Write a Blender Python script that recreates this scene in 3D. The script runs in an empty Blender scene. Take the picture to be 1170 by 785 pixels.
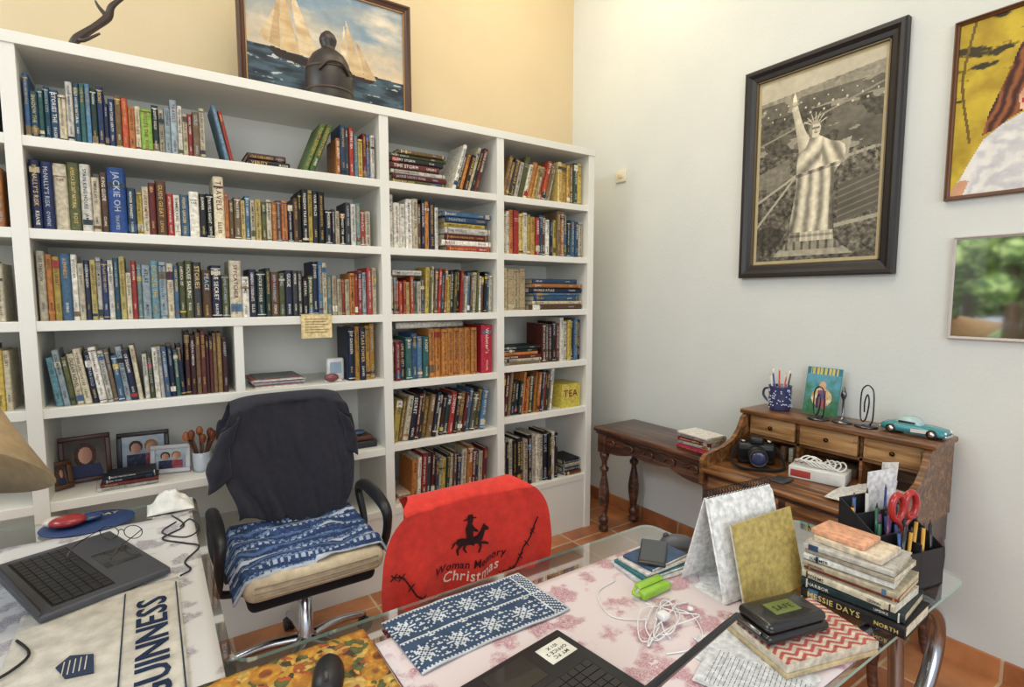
import bpy, bmesh, math, random
from mathutils import Vector, Matrix, noise
R=random.Random(11)
scene=bpy.context.scene
pi=math.pi; sin=math.sin; cos=math.cos
def c(r,g,b):
    f=lambda x:((x/255+.055)/1.055)**2.4 if x>10 else x/255/12.92
    return (f(r),f(g),f(b),1)
# ------------------------------------------------------------ materials
MATS={}
def base(name,rough=.6,metal=0,spec=.5):
    m=bpy.data.materials.new(name); m.use_nodes=True
    n=m.node_tree.nodes; l=m.node_tree.links; b=n['Principled BSDF']
    b.inputs['Roughness'].default_value=rough; b.inputs['Metallic'].default_value=metal
    b.inputs['Specular IOR Level'].default_value=spec
    MATS[name]=m; return m,n,l,b
def attrmat(name,rough,metal=0,nscale=40,namt=.12,bump=0,bscale=200,coat=0,sheen=0,spec=.5):
    m,n,l,b=base(name,rough,metal,spec)
    a=n.new('ShaderNodeAttribute'); a.attribute_name='Col'
    t=n.new('ShaderNodeTexCoord'); no=n.new('ShaderNodeTexNoise'); no.inputs['Scale'].default_value=nscale; no.inputs['Detail'].default_value=4
    l.new(t.outputs['Object'],no.inputs['Vector'])
    mr=n.new('ShaderNodeMapRange'); mr.inputs['From Min'].default_value=.3; mr.inputs['From Max'].default_value=.7
    mr.inputs['To Min'].default_value=1-namt; mr.inputs['To Max'].default_value=1+namt*.5
    l.new(no.outputs['Fac'],mr.inputs['Value'])
    mx=n.new('ShaderNodeVectorMath'); mx.operation='SCALE'
    l.new(a.outputs['Color'],mx.inputs[0]); l.new(mr.outputs['Result'],mx.inputs['Scale'])
    l.new(mx.outputs['Vector'],b.inputs['Base Color'])
    b.inputs['Coat Weight'].default_value=coat; b.inputs['Sheen Weight'].default_value=sheen
    if bump:
        n2=n.new('ShaderNodeTexNoise'); n2.inputs['Scale'].default_value=bscale; l.new(t.outputs['Object'],n2.inputs['Vector'])
        bp=n.new('ShaderNodeBump'); bp.inputs['Strength'].default_value=bump; bp.inputs['Distance'].default_value=.002
        l.new(n2.outputs['Fac'],bp.inputs['Height']); l.new(bp.outputs['Normal'],b.inputs['Normal'])
attrmat('matte',.65); attrmat('gloss',.25,namt=.06,coat=.3); attrmat('satin',.42,namt=.08)
attrmat('cloth',.95,namt=.15,bump=.5,bscale=400,sheen=.1,spec=.2); attrmat('metal',.2,1,namt=.1); attrmat('book',.5,namt=.35,nscale=70,spec=.35)
attrmat('print',.55,namt=.1,nscale=30,spec=.3); attrmat('knit',.95,namt=.25,nscale=25,bump=.8,bscale=250,spec=.15)
def ramp(n,stops,interp='LINEAR'):
    r=n.new('ShaderNodeValToRGB'); r.color_ramp.interpolation=interp
    e=r.color_ramp.elements
    while len(e)<len(stops): e.new(.5)
    for i,(p,col) in enumerate(stops): e[i].position=p; e[i].color=col
    return r
def wood(name,cs,rough=.35,scale=1.0,stretch=(14,1.2,14)):
    m,n,l,b=base(name,rough)
    t=n.new('ShaderNodeTexCoord'); mp=n.new('ShaderNodeMapping'); mp.inputs['Scale'].default_value=[s*scale for s in stretch]
    l.new(t.outputs['Object'],mp.inputs['Vector'])
    no=n.new('ShaderNodeTexNoise'); no.inputs['Scale'].default_value=2.2; no.inputs['Detail'].default_value=7; no.inputs['Distortion'].default_value=1.2
    l.new(mp.outputs['Vector'],no.inputs['Vector'])
    k=len(cs); r=ramp(n,[(.3+.4*i/(k-1),cc) for i,cc in enumerate(cs)])
    l.new(no.outputs['Fac'],r.inputs['Fac']); l.new(r.outputs['Color'],b.inputs['Base Color'])
    bp=n.new('ShaderNodeBump'); bp.inputs['Strength'].default_value=.15; bp.inputs['Distance'].default_value=.003
    l.new(no.outputs['Fac'],bp.inputs['Height']); l.new(bp.outputs['Normal'],b.inputs['Normal'])
    b.inputs['Coat Weight'].default_value=.25; b.inputs['Coat Roughness'].default_value=.2
wood('wood_honey',[c(58,34,20),c(112,72,40),c(164,116,68)])
wood('wood_drawer',[c(122,86,52),c(164,122,78),c(196,156,106)])
wood('wood_dark',[c(34,20,16),c(74,44,32),c(116,76,54)],.3)
def plaster(name,c1,c2,rough=.85,bs=.25):
    m,n,l,b=base(name,rough,spec=.2)
    t=n.new('ShaderNodeTexCoord'); no=n.new('ShaderNodeTexNoise'); no.inputs['Scale'].default_value=1.3; no.inputs['Detail'].default_value=5
    l.new(t.outputs['Object'],no.inputs['Vector']); r=ramp(n,[(.3,c1),(.7,c2)]); l.new(no.outputs['Fac'],r.inputs['Fac']); l.new(r.outputs['Color'],b.inputs['Base Color'])
    n2=n.new('ShaderNodeTexNoise'); n2.inputs['Scale'].default_value=60; n2.inputs['Detail'].default_value=6; l.new(t.outputs['Object'],n2.inputs['Vector'])
    bp=n.new('ShaderNodeBump'); bp.inputs['Strength'].default_value=bs; bp.inputs['Distance'].default_value=.004
    l.new(n2.outputs['Fac'],bp.inputs['Height']); l.new(bp.outputs['Normal'],b.inputs['Normal'])
plaster('plaster_tan',c(204,186,152),c(214,197,164)); plaster('plaster_white',c(208,213,212),c(219,222,218)); plaster('plaster_ceiling',c(235,230,215),c(240,236,225))
plaster('paint_white',c(220,219,210),c(232,231,224),.4,.06)
def tiles():
    m,n,l,b=base('terracotta_tile',.35)
    t=n.new('ShaderNodeTexCoord'); mp=n.new('ShaderNodeMapping'); mp.inputs['Location'].default_value=(.08,.05,0)
    l.new(t.outputs['Object'],mp.inputs['Vector'])
    br=n.new('ShaderNodeTexBrick'); br.offset=0; br.inputs['Scale'].default_value=1; br.inputs['Brick Width'].default_value=.31; br.inputs['Row Height'].default_value=.31
    br.inputs['Mortar Size'].default_value=.006; br.inputs['Mortar Smooth'].default_value=.2
    br.inputs['Color1'].default_value=c(196,134,88); br.inputs['Color2'].default_value=c(160,98,64); br.inputs['Mortar'].default_value=c(200,176,146)
    l.new(mp.outputs['Vector'],br.inputs['Vector'])
    no=n.new('ShaderNodeTexNoise'); no.inputs['Scale'].default_value=6; no.inputs['Detail'].default_value=6; l.new(t.outputs['Object'],no.inputs['Vector'])
    r=ramp(n,[(.3,(.6,.55,.5,1)),(.7,(1.2,1.15,1.1,1))]); l.new(no.outputs['Fac'],r.inputs['Fac'])
    mx=n.new('ShaderNodeMix'); mx.data_type='RGBA'; mx.blend_type='MULTIPLY'; mx.inputs['Factor'].default_value=1
    l.new(br.outputs['Color'],mx.inputs[6]); l.new(r.outputs['Color'],mx.inputs[7]); l.new(mx.outputs[2],b.inputs['Base Color'])
    bp=n.new('ShaderNodeBump'); bp.inputs['Strength'].default_value=.4; bp.inputs['Distance'].default_value=.004; bp.invert=True
    l.new(br.outputs['Fac'],bp.inputs['Height']); l.new(bp.outputs['Normal'],b.inputs['Normal'])
tiles()
def toile(name,bg,ink,sc=1,lo=.80,hi=.97):
    m,n,l,b=base(name,.85)
    t=n.new('ShaderNodeTexCoord'); no=n.new('ShaderNodeTexNoise'); no.inputs['Scale'].default_value=50*sc; no.inputs['Detail'].default_value=8; no.inputs['Roughness'].default_value=.72; no.inputs['Distortion'].default_value=.9
    l.new(t.outputs['Object'],no.inputs['Vector'])
    r=ramp(n,[(.38,(0,0,0,1)),(.44,(.85,.85,.85,1)),(.48,(.08,.08,.08,1)),(.53,(.95,.95,.95,1)),(.58,(.05,.05,.05,1)),(.64,(.8,.8,.8,1))]); l.new(no.outputs['Fac'],r.inputs['Fac'])
    n2=n.new('ShaderNodeTexVoronoi'); n2.inputs['Scale'].default_value=12*sc; l.new(t.outputs['Object'],n2.inputs['Vector'])
    n3=n.new('ShaderNodeTexNoise'); n3.inputs['Scale'].default_value=30*sc; n3.inputs['Detail'].default_value=5; l.new(t.outputs['Object'],n3.inputs['Vector'])
    ad=n.new('ShaderNodeMath'); ad.operation='ADD'; l.new(n2.outputs['Distance'],ad.inputs[0]); l.new(n3.outputs['Fac'],ad.inputs[1])
    r2=ramp(n,[(lo,(1,1,1,1)),(hi,(0,0,0,1))]); l.new(ad.outputs[0],r2.inputs['Fac'])
    mu=n.new('ShaderNodeMath'); mu.operation='MULTIPLY'; l.new(r.outputs['Color'],mu.inputs[0]); l.new(r2.outputs['Color'],mu.inputs[1])
    mx=n.new('ShaderNodeMix'); mx.data_type='RGBA'; mx.inputs[6].default_value=bg; mx.inputs[7].default_value=ink
    l.new(mu.outputs[0],mx.inputs['Factor']); l.new(mx.outputs[2],b.inputs['Base Color'])
toile('toile_pink',c(212,200,202),c(150,50,82)); toile('toile_grey',c(198,197,196),c(98,84,106),1.1)
def floral():
    m,n,l,b=base('floral_print',.6)
    t=n.new('ShaderNodeTexCoord'); v=n.new('ShaderNodeTexVoronoi'); v.inputs['Scale'].default_value=60; v.inputs['Randomness'].default_value=1
    v2=n.new('ShaderNodeTexVoronoi'); v2.inputs['Scale'].default_value=14; l.new(t.outputs['Object'],v2.inputs['Vector'])
    no=n.new('ShaderNodeTexNoise'); no.inputs['Scale'].default_value=30; l.new(t.outputs['Object'],no.inputs['Vector'])
    mx=n.new('ShaderNodeMix'); mx.data_type='RGBA'; mx.inputs['Factor'].default_value=.05; l.new(t.outputs['Object'],mx.inputs[6]); l.new(no.outputs['Color'],mx.inputs[7])
    l.new(mx.outputs[2],v.inputs['Vector'])
    s=n.new('ShaderNodeSeparateColor'); l.new(v.outputs['Color'],s.inputs[0])
    r=ramp(n,[(0,c(206,156,60)),(.3,c(150,96,44)),(.42,c(90,96,52)),(.6,c(210,176,96)),(.78,c(70,56,38)),(.9,c(176,84,46))],'CONSTANT'); l.new(s.outputs[0],r.inputs['Fac'])
    rf_=ramp(n,[(0,c(60,36,22)),(.16,c(150,60,34)),(.22,c(220,160,50)),(.42,c(196,120,40)),(.46,(0,0,0,1))]); l.new(v2.outputs['Distance'],rf_.inputs['Fac'])
    rm=ramp(n,[(.40,(1,1,1,1)),(.44,(0,0,0,1))]); l.new(v2.outputs['Distance'],rm.inputs['Fac'])
    m1=n.new('ShaderNodeMix'); m1.data_type='RGBA'; mm=n.new('ShaderNodeMath'); mm.operation='MULTIPLY'; mm.inputs[1].default_value=.75; l.new(rm.outputs['Color'],mm.inputs[0]); l.new(mm.outputs[0],m1.inputs['Factor']); l.new(r.outputs['Color'],m1.inputs[6]); l.new(rf_.outputs['Color'],m1.inputs[7])
    r2=ramp(n,[(0,(.5,.4,.3,1)),(.12,(1.1,1.1,1.1,1)),(.5,(.45,.45,.45,1))]); l.new(v.outputs['Distance'],r2.inputs['Fac'])
    m2=n.new('ShaderNodeMix'); m2.data_type='RGBA'; m2.blend_type='MULTIPLY'; m2.inputs['Factor'].default_value=.6
    l.new(m1.outputs[2],m2.inputs[6]); l.new(r2.outputs['Color'],m2.inputs[7]); l.new(m2.outputs[2],b.inputs['Base Color'])
floral()
def foliage():
    m,n,l,b=base('foliage',.8)
    t=n.new('ShaderNodeTexCoord'); no=n.new('ShaderNodeTexNoise'); no.inputs['Scale'].default_value=6; no.inputs['Detail'].default_value=9
    l.new(t.outputs['Object'],no.inputs['Vector']); r=ramp(n,[(.36,c(36,62,28)),(.48,c(100,136,60)),(.6,c(200,216,140))]); l.new(no.outputs['Fac'],r.inputs['Fac']); l.new(r.outputs['Color'],b.inputs['Base Color'])
foliage()
def glass(name,tint):
    m=bpy.data.materials.new(name); m.use_nodes=True; n=m.node_tree.nodes; l=m.node_tree.links
    n.remove(n['Principled BSDF']); o=n['Material Output']
    tr=n.new('ShaderNodeBsdfTransparent'); tr.inputs[0].default_value=tint; gl=n.new('ShaderNodeBsdfGlossy'); gl.inputs['Roughness'].default_value=.03
    lw=n.new('ShaderNodeLayerWeight'); lw.inputs['Blend'].default_value=.35
    mr=n.new('ShaderNodeMapRange'); mr.inputs['To Min'].default_value=.04; mr.inputs['To Max'].default_value=.6; l.new(lw.outputs['Fresnel'],mr.inputs['Value'])
    mx=n.new('ShaderNodeMixShader'); l.new(mr.outputs['Result'],mx.inputs[0]); l.new(tr.outputs[0],mx.inputs[1]); l.new(gl.outputs[0],mx.inputs[2]); l.new(mx.outputs[0],o.inputs['Surface']); MATS[name]=m
glass('glass_top',(.90,.95,.93,1)); glass('glass_clear',(.97,.98,.98,1))
m,n,l,b=base('mirror_glass',.04,1); b.inputs['Base Color'].default_value=(.84,.82,.86,1)
no=n.new('ShaderNodeTexNoise'); no.inputs['Scale'].default_value=3; bp=n.new('ShaderNodeBump'); bp.inputs['Strength'].default_value=.02; l.new(no.outputs['Fac'],bp.inputs['Height']); l.new(bp.outputs['Normal'],b.inputs['Normal'])
# ------------------------------------------------------------ mesh builder
class MB:
    def __init__(s): s.v=[];s.f=[];s.c=[];s.m=[];s.s=[]
    def add(s,vs,fs,col,mat='matte',M=None,smooth=False):
        o=len(s.v)
        if M is not None: vs=[M@Vector(v) for v in vs]
        s.v.extend([tuple(v) for v in vs])
        for f in fs: s.f.append([i+o for i in f])
        k=len(fs)
        if isinstance(col,list): s.c.extend(col)
        else: s.c.extend([col]*k)
        s.m.extend([mat]*k); s.s.extend([smooth]*k)
    def box(s,a,b,col,mat='matte',M=None):
        x0,y0,z0=a;x1,y1,z1=b
        vs=[(x0,y0,z0),(x1,y0,z0),(x1,y1,z0),(x0,y1,z0),(x0,y0,z1),(x1,y0,z1),(x1,y1,z1),(x0,y1,z1)]
        s.add(vs,[(0,3,2,1),(4,5,6,7),(0,1,5,4),(1,2,6,5),(2,3,7,6),(3,0,4,7)],col,mat,M)
    def rbox(s,a,b,r,col,mat='matte',M=None,seg=2,smooth=True):
        bm=bmesh.new(); bmesh.ops.create_cube(bm,size=1)
        for v in bm.verts:
            v.co=Vector([(a[i]+b[i])/2+v.co[i]*(b[i]-a[i]) for i in range(3)])
        bmesh.ops.bevel(bm,geom=bm.edges[:]+bm.verts[:],offset=r,segments=seg,profile=.5,affect='EDGES')
        bm.verts.index_update()
        s.add([v.co.copy() for v in bm.verts],[[v.index for v in f.verts] for f in bm.faces],col,mat,M,smooth); bm.free()
    def loft(s,rings,col,mat='matte',M=None,smooth=True,closed=True,cap=True):
        k=len(rings[0]); vs=[p for r in rings for p in r]; fs=[]
        for i in range(len(rings)-1):
            for j in range(k if closed else k-1):
                j2=(j+1)%k; fs.append((i*k+j,i*k+j2,(i+1)*k+j2,(i+1)*k+j))
        if cap and closed: fs.append(tuple(range(k))[::-1]); fs.append(tuple((len(rings)-1)*k+j for j in range(k)))
        s.add(vs,fs,col,mat,M,smooth)
    def lathe(s,prof,col,mat='matte',M=None,seg=20,smooth=True,cap=True):
        s.loft([[(r*cos(2*pi*j/seg),r*sin(2*pi*j/seg),z) for j in range(seg)] for r,z in prof],col,mat,M,smooth,cap=cap)
    def ell(s,c0,r,col,mat='matte',M=None,seg=14,rg=9):
        rings=[[(c0[0]+r[0]*sin(a)*cos(2*pi*j/seg),c0[1]+r[1]*sin(a)*sin(2*pi*j/seg),c0[2]-r[2]*cos(a)) for j in range(seg)] for a in [max(.04,min(pi-.04,pi*i/rg)) for i in range(rg+1)]]
        s.loft(rings,col,mat,M)
    def tube(s,pts,r,col,mat='matte',M=None,seg=8,sub=0,closed=False):
        P=[Vector(p) for p in pts]
        rs=r if isinstance(r,list) else [r]*len(P)
        if sub:
            Q=[];q=[];n_=len(P)
            for i in range(n_ if closed else n_-1):
                g=lambda k:P[k%n_] if closed else P[max(0,min(n_-1,k))]
                for t in range(sub):
                    u=t/sub; a,b_,c_,d=g(i-1),g(i),g(i+1),g(i+2)
                    Q.append(.5*((2*b_)+(c_-a)*u+(2*a-5*b_+4*c_-d)*u*u+(-a+3*b_-3*c_+d)*u**3)); q.append(rs[i]*(1-u)+rs[(i+1)%n_]*u)
            if not closed: Q.append(P[-1]); q.append(rs[-1])
            P=Q; rs=q
        rings=[]; up=None; N=len(P)
        for i,p in enumerate(P):
            if closed: d=P[(i+1)%N]-P[i-1]
            else: d=P[min(N-1,i+1)]-P[max(0,i-1)]
            if d.length<1e-9: d=Vector((0,0,1))
            d.normalize()
            if up is None: up=d.orthogonal().normalized()
            else:
                up=up-d*up.dot(d)
                if up.length<1e-6: up=d.orthogonal()
                up.normalize()
            w=d.cross(up)
            rings.append([p+(up*cos(2*pi*j/seg)+w*sin(2*pi*j/seg))*rs[i] for j in range(seg)])
        if closed: rings.append(rings[0])
        s.loft(rings,col,mat,M,cap=not closed)
    def prism(s,pts,z0,z1,col,mat='matte',M=None,smooth=False):
        k=len(pts); vs=[(x,y,z0) for x,y in pts]+[(x,y,z1) for x,y in pts]
        s.add(vs,[tuple(range(k))[::-1],tuple(range(k,2*k))]+[(i,(i+1)%k,k+(i+1)%k,k+i) for i in range(k)],col,mat,M,smooth)
    def poly(s,pts,z,col,mat='print',M=None):
        s.add([(x,y,z) for x,y in pts],[tuple(range(len(pts)))],col,mat,M)
    def grid(s,fn,nu,nv,col,mat='cloth',M=None,smooth=True):
        vs=[fn(i/nu,j/nv) for j in range(nv+1) for i in range(nu+1)]
        fs=[];cs=[]
        for j in range(nv):
            for i in range(nu):
                a=j*(nu+1)+i; fs.append((a,a+1,a+nu+2,a+nu+1)); cs.append(col((i+.5)/nu,(j+.5)/nv) if callable(col) else col)
        s.add(vs,fs,cs,mat,M,smooth)
    def obj(s,name,parent=None,mods=()):
        me=bpy.data.meshes.new(name); me.from_pydata(s.v,[],s.f)
        names=[]
        for q in s.m:
            if q not in names: names.append(q)
        for q in names: me.materials.append(MATS[q])
        ix={q:i for i,q in enumerate(names)}
        me.polygons.foreach_set('material_index',[ix[q] for q in s.m])
        me.polygons.foreach_set('use_smooth',s.s)
        at=me.attributes.new('Col','FLOAT_COLOR','FACE'); at.data.foreach_set('color',[x for q in s.c for x in q])
        me.update(); o=bpy.data.objects.new(name,me); scene.collection.objects.link(o)
        if parent: o.parent=parent
        for t,kw in mods:
            md=o.modifiers.new(t,t)
            for k_,v_ in kw.items(): setattr(md,k_,v_)
        return o
def empty(name):
    e=bpy.data.objects.new(name,None); scene.collection.objects.link(e); return e
def TR(x,y,z,rz=0,rx=0,ry=0):
    return Matrix.Translation((x,y,z))@Matrix.Rotation(rz,4,'Z')@Matrix.Rotation(ry,4,'Y')@Matrix.Rotation(rx,4,'X')
def FR(o,x,y):
    x=Vector(x).normalized(); y=Vector(y); y=(y-x*y.dot(x)).normalized(); z=x.cross(y)
    m=Matrix.Identity(4)
    for i in range(3): m[i][0]=x[i];m[i][1]=y[i];m[i][2]=z[i];m[i][3]=o[i]
    return m
GL={}
def glyphs():
    for ch in "ABCDEFGHIJKLMNOPQRSTUVWXYZabcdefghijklmnopqrstuvwxyz'0123456789&":
        cu=bpy.data.curves.new('g','FONT'); cu.body=ch; cu.resolution_u=2; cu.size=1; cu.offset=.012
        o=bpy.data.objects.new('g',cu); scene.collection.objects.link(o)
        bpy.context.view_layer.update(); dg=bpy.context.evaluated_depsgraph_get()
        me=bpy.data.meshes.new_from_object(o.evaluated_get(dg))
        vs=[tuple(v.co) for v in me.vertices]; fs=[tuple(p.vertices) for p in me.polygons]
        GL[ch]=(vs,fs,min([v[0] for v in vs]+[0]),max([v[0] for v in vs]+[.2]))
        bpy.data.objects.remove(o); bpy.data.curves.remove(cu); bpy.data.meshes.remove(me)
glyphs()
def text(mb,s,M,size,col,maxlen=None,center=False,mat='book',fn=None,shear=0):
    w=0
    for ch in s: w+= .3 if ch not in GL else GL[ch][3]+.07
    k=size; kx=size
    if maxlen and w*k>maxlen: kx=maxlen/w; k=max(kx,size*.72)
    x=-w*kx/2 if center else 0
    for ch in s:
        if ch not in GL: x+=.3*kx; continue
        vs,fs,a,b_=GL[ch]
        vv=[(x+v[0]*kx+shear*v[1]*k,v[1]*k,0) for v in vs]
        if fn: vv=[fn(p[0],p[1]) for p in vv]
        mb.add(vv,fs,col,mat,M if not fn else None); x+=(b_+.07)*kx
    return k
def inp(p,x,y):
    r=False; j=len(p)-1
    for i in range(len(p)):
        if (p[i][1]>y)!=(p[j][1]>y) and x<(p[j][0]-p[i][0])*(y-p[i][1])/(p[j][1]-p[i][1])+p[i][0]: r=not r
        j=i
    return r
def N2(x,y,s=0,o=4):
    return noise.fractal(Vector((x,y,s)),1.0,2.0,o)
def lerp(a,b,t):
    t=max(0,min(1,t)); return tuple(a[i]+(b[i]-a[i])*t for i in range(3))
def C(t): return c(*[max(0,min(255,v)) for v in t])
# ------------------------------------------------------------ room
def simplebox(name,a,b,mat,parent=None):
    mb=MB(); mb.box(a,b,(1,1,1,1),mat); return mb.obj(name,parent)
XR,YB,XL,YF,ZC=2.70,3.19,-2.6,-2.2,4.1
W=(1,1,1,1)
simplebox('floor',(XL-.1,YF,-.1),(XR+.1,YB+.1,0),'terracotta_tile')
simplebox('wall_back',(XL-.1,YB,0),(XR+.1,YB+.1,ZC),'plaster_tan')
simplebox('wall_right',(XR,YF,0),(XR+.1,YB,ZC),'plaster_white')
simplebox('ceiling',(XL-.1,YF,ZC),(XR+.1,YB+.1,ZC+.1),'plaster_ceiling')
wl=MB(); W0,W1,Z0,Z1=.9,2.9,.7,2.7
for a,b in [((XL-.1,YF,0),(XL,W0,ZC)),((XL-.1,W1,0),(XL,YB,ZC)),((XL-.1,W0,0),(XL,W1,Z0)),((XL-.1,W0,Z1),(XL,W1,ZC))]: wl.box(a,b,W,'plaster_white')
wl.obj('wall_left')
wn=MB(); wc=c(235,232,222)
for a,b in [((XL-.08,W0,Z0),(XL-.02,W0+.06,Z1)),((XL-.08,W1-.06,Z0),(XL-.02,W1,Z1)),((XL-.08,W0,Z0),(XL-.02,W1,Z0+.06)),((XL-.08,W0,Z1-.06),(XL-.02,W1,Z1)),((XL-.1,W0-.05,Z0-.04),(XL+.06,W1+.05,Z0))]: wn.box(a,b,wc,'satin')
wn.box((XL-.053,W0+.05,Z0+.05),(XL-.049,W1-.05,Z1-.05),wc,'glass_clear')
wn.obj('window_1')
bb=MB(); bb.box((XR-.015,YF,0),(XR,YB,.085),W,'terracotta_tile'); bb.obj('baseboard_right')
bb=MB(); bb.box((XL,YB-.015,0),(XR-.015,YB,.085),W,'terracotta_tile'); bb.obj('baseboard_back')
simplebox('lawn',(-30,-15,-.3),(XL-.1,25,-.12),'foliage')
for i,(x,y,h) in enumerate([(-9,3,4.5),(-11,6.5,5.5),(-8.5,8,4),(-12,1,5),(-14,4.5,6),(-10,10,5),(-15,9,6),(-17,12,6),(-16,6,5)]):
    t=MB(); t.tube([(x,y,-.115),(x+.1,y,h*.3),(x,y+.1,h*.6)],[.22,.16,.1],c(200,190,170) if i%2 else c(90,66,46),'matte',sub=3)
    for k in range(46):
        a=R.uniform(0,6.28); e=R.uniform(-.9,1); rr=1.35*math.sqrt(max(0,1-e*e))*R.uniform(.6,1)
        t.ell((x+rr*cos(a),y+rr*sin(a),h*.66+e*h*.36),(R.uniform(.25,.5),R.uniform(.25,.5),R.uniform(.18,.36)),W,'foliage',seg=8,rg=5)
    t.obj('garden_tree')
t=MB()
for k in range(90): t.ell((-19+R.uniform(-.5,.5),-4+k*.28,R.uniform(.4,2.2)),(.5,.5,.5),W,'foliage',seg=8,rg=5)
t.obj('garden_hedge')
# ------------------------------------------------------------ bookcase
BF=2.54; BD=2.985; TH=.036
bc=MB(); wh=c(236,234,226)
def bx(x0,y0,z0,x1,y1,z1): bc.box((x0,y0,z0),(x1,y1,z1),wh,'paint_white')
VX=[-1.1,-.36,.973,1.638,2.33]; VW=.046
bx(-1.12,BF-.005,2.36,2.335,BD,2.40)
for i,x in enumerate(VX):
    a=x-VW/2 if 0<i<4 else (x-VW if i==4 else x); bx(a,BF,0,a+VW,BD,2.362)
UN=[(-1.1+VW,-.36-VW/2),(-.36+VW/2,.973-VW/2),(.973+VW/2,1.638-VW/2),(1.638+VW/2,2.33-VW)]
ZS=[[2.06,1.74,1.41,1.09,.74,.42],[2.06,1.74,1.41,1.09,.74,.42],[2.06,1.74,1.41,1.07,.75,.42],[2.06,1.74,1.42,1.10,.80,.36]]
for (a,b_),zs in zip(UN,ZS):
    for z in zs: bx(a-.002,BF+.006,z-TH,b_+.002,BD-.01,z)
    bx(a-.002,BD-.02,.02,b_+.002,BD,2.362)
    bx(a-.002,BF+.01,.0,b_+.002,BF+.03,zs[-1]-TH+.002)
bx(.295,BF+.01,1.09,.33,BD-.02,1.376)
bc.obj('bookcase',mods=[('BEVEL',{'width':.002,'segments':2,'limit_method':'ANGLE'})])
# ------------------------------------------------------------ books
PAL={'mix':[c(34,40,66),c(26,26,30),c(96,32,34),c(160,50,44),c(214,202,172),c(222,218,204),c(74,112,146),c(186,120,60),c(86,90,54),c(196,172,84),c(96,68,48),c(44,74,106),c(190,180,156),c(34,54,50),c(206,196,170),c(226,222,210),c(120,100,76),c(60,60,64)],
 'blue':[c(40,58,100),c(62,98,140),c(90,134,170),c(30,40,68),c(216,212,200),c(196,182,112),c(42,84,106),c(54,100,96)],
 'dark':[c(24,24,28),c(32,36,52),c(56,32,32),c(76,78,60),c(184,174,146),c(96,44,40),c(42,42,46),c(198,190,166),c(120,96,60)],
 'warm':[c(190,154,82),c(176,76,50),c(150,44,42),c(206,182,112),c(122,96,62),c(210,202,182),c(64,86,66),c(188,116,62)],
 'pale':[c(220,218,208),c(206,196,170),c(184,174,146),c(158,174,182),c(92,134,146),c(214,208,190),c(112,140,138),c(160,62,58)],
 'red':[c(150,38,38),c(172,60,48),c(112,30,32),c(160,44,50),c(90,124,146)],
 'enc':[c(190,126,62)],'cream':[c(200,180,140)]}
WORDS="JACKIE NATURAL HISTORY AMERICA VERITY THE RISK GREAT RIVER LIFE OF PEACE WAR SECRET GARDEN SPYCATCHER ATLAS WORLD ROOTS EMPIRE CITY NIGHT SHADOW STORM MEMOIR POEMS TRAVELS SEA LINCOLN KENNEDY FREEDOM GOLD SUMMER HOUSE LETTERS HEMINGWAY ARTS CIVIL LONDON PARIS KING QUEEN SAILING OCEAN DREAMS FIRE POWER GLORY TIME GUIDE COOKING SPAIN MODERN WRITERS NOVEL STORIES".split()
AUTH="ADAMS BAKER CLARK DAVIES ELLIS FORD GRANT HUGHES IRVING JAMES KEANE LEWIS MORRIS NORTH OWENS PARKER QUINN ROSS SMITH TURNER UPDIKE VIDAL WEST YOUNG".split()
LT=[c(226,220,204),c(214,188,110),c(228,224,214),c(200,160,84),c(170,180,190)]; DKc=[c(28,28,32),c(110,30,32),c(36,46,80),c(60,50,40)]
def book(mb,M,t,h,d,col=None,pal='mix',title=None,hard=None):
    if not col and pal not in('enc','cream') and R.random()<.35: pal='mix'
    col=col or R.choice(PAL[pal]); j=R.uniform(.65,1.1); col=(min(1,col[0]*j),min(1,col[1]*j),min(1,col[2]*j),1)
    hard=R.random()<.5 if hard is None else hard
    b_=min(.006,t*.18); e=.004 if hard else .0006; th=.0022 if hard else .0008
    mb.prism([(0,.002),(t*.12,-b_*.7),(t*.3,-b_),(t*.7,-b_),(t*.88,-b_*.7),(t,.002),(t,.005),(0,.005)],0,h,col,'book',M)
    mb.box((0,.004,0),(th,d,h),col,'book',M); mb.box((t-th,.004,0),(t,d,h),col,'book',M)
    pg=c(*R.choice([(222,212,186),(206,192,158),(230,224,206)])); mb.box((th,.003,e*.5),(t-th,d-e,h-e),pg,'book',M)
    lum=col[0]*.3+col[1]*.6+col[2]*.1
    tc=R.choice(LT) if lum<.22 else R.choice(DKc)
    y=-b_-.0007
    if R.random()<.45:
        bc_=R.choice(PAL['mix']); z0=h*R.choice([.06,.82,.1,.7]); mb.box((t*.04,-b_-.0004,z0),(t*.96,0,z0+h*R.uniform(.03,.16)),bc_,'book',M)
    if R.random()<.3:
        for z0 in (.04,.93): mb.box((t*.04,-b_-.0005,h*z0),(t*.96,0,h*z0+.003),tc,'book',M)
    s=title or ' '.join(R.sample(WORDS,R.choice([1,2,2,3])))
    sz=min(t*R.uniform(.5,.75),.03 if len(s)<10 else .022)
    TM=M@FR((t/2-sz*.34,y,h*.93),(0,0,-1),(1,0,0))
    if t>.012:
        if t>.034 and len(s.split())>1 and R.random()<.35:
            for i,w_ in enumerate(s.split()): text(mb,w_,M@FR((t/2,y,h*.8-i*t*.33),(1,0,0),(0,0,1)),t*.3,tc,t*.84,True)
        else:
            text(mb,s,TM,sz,tc,h*.6)
            if t>.016: text(mb,R.choice(AUTH),M@FR((t/2-sz*.25,y,h*.27),(0,0,-1),(1,0,0)),sz*.7,R.choice([tc,tc,R.choice(LT if lum<.22 else DKc)]),h*.22)
YS=2.575
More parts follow.
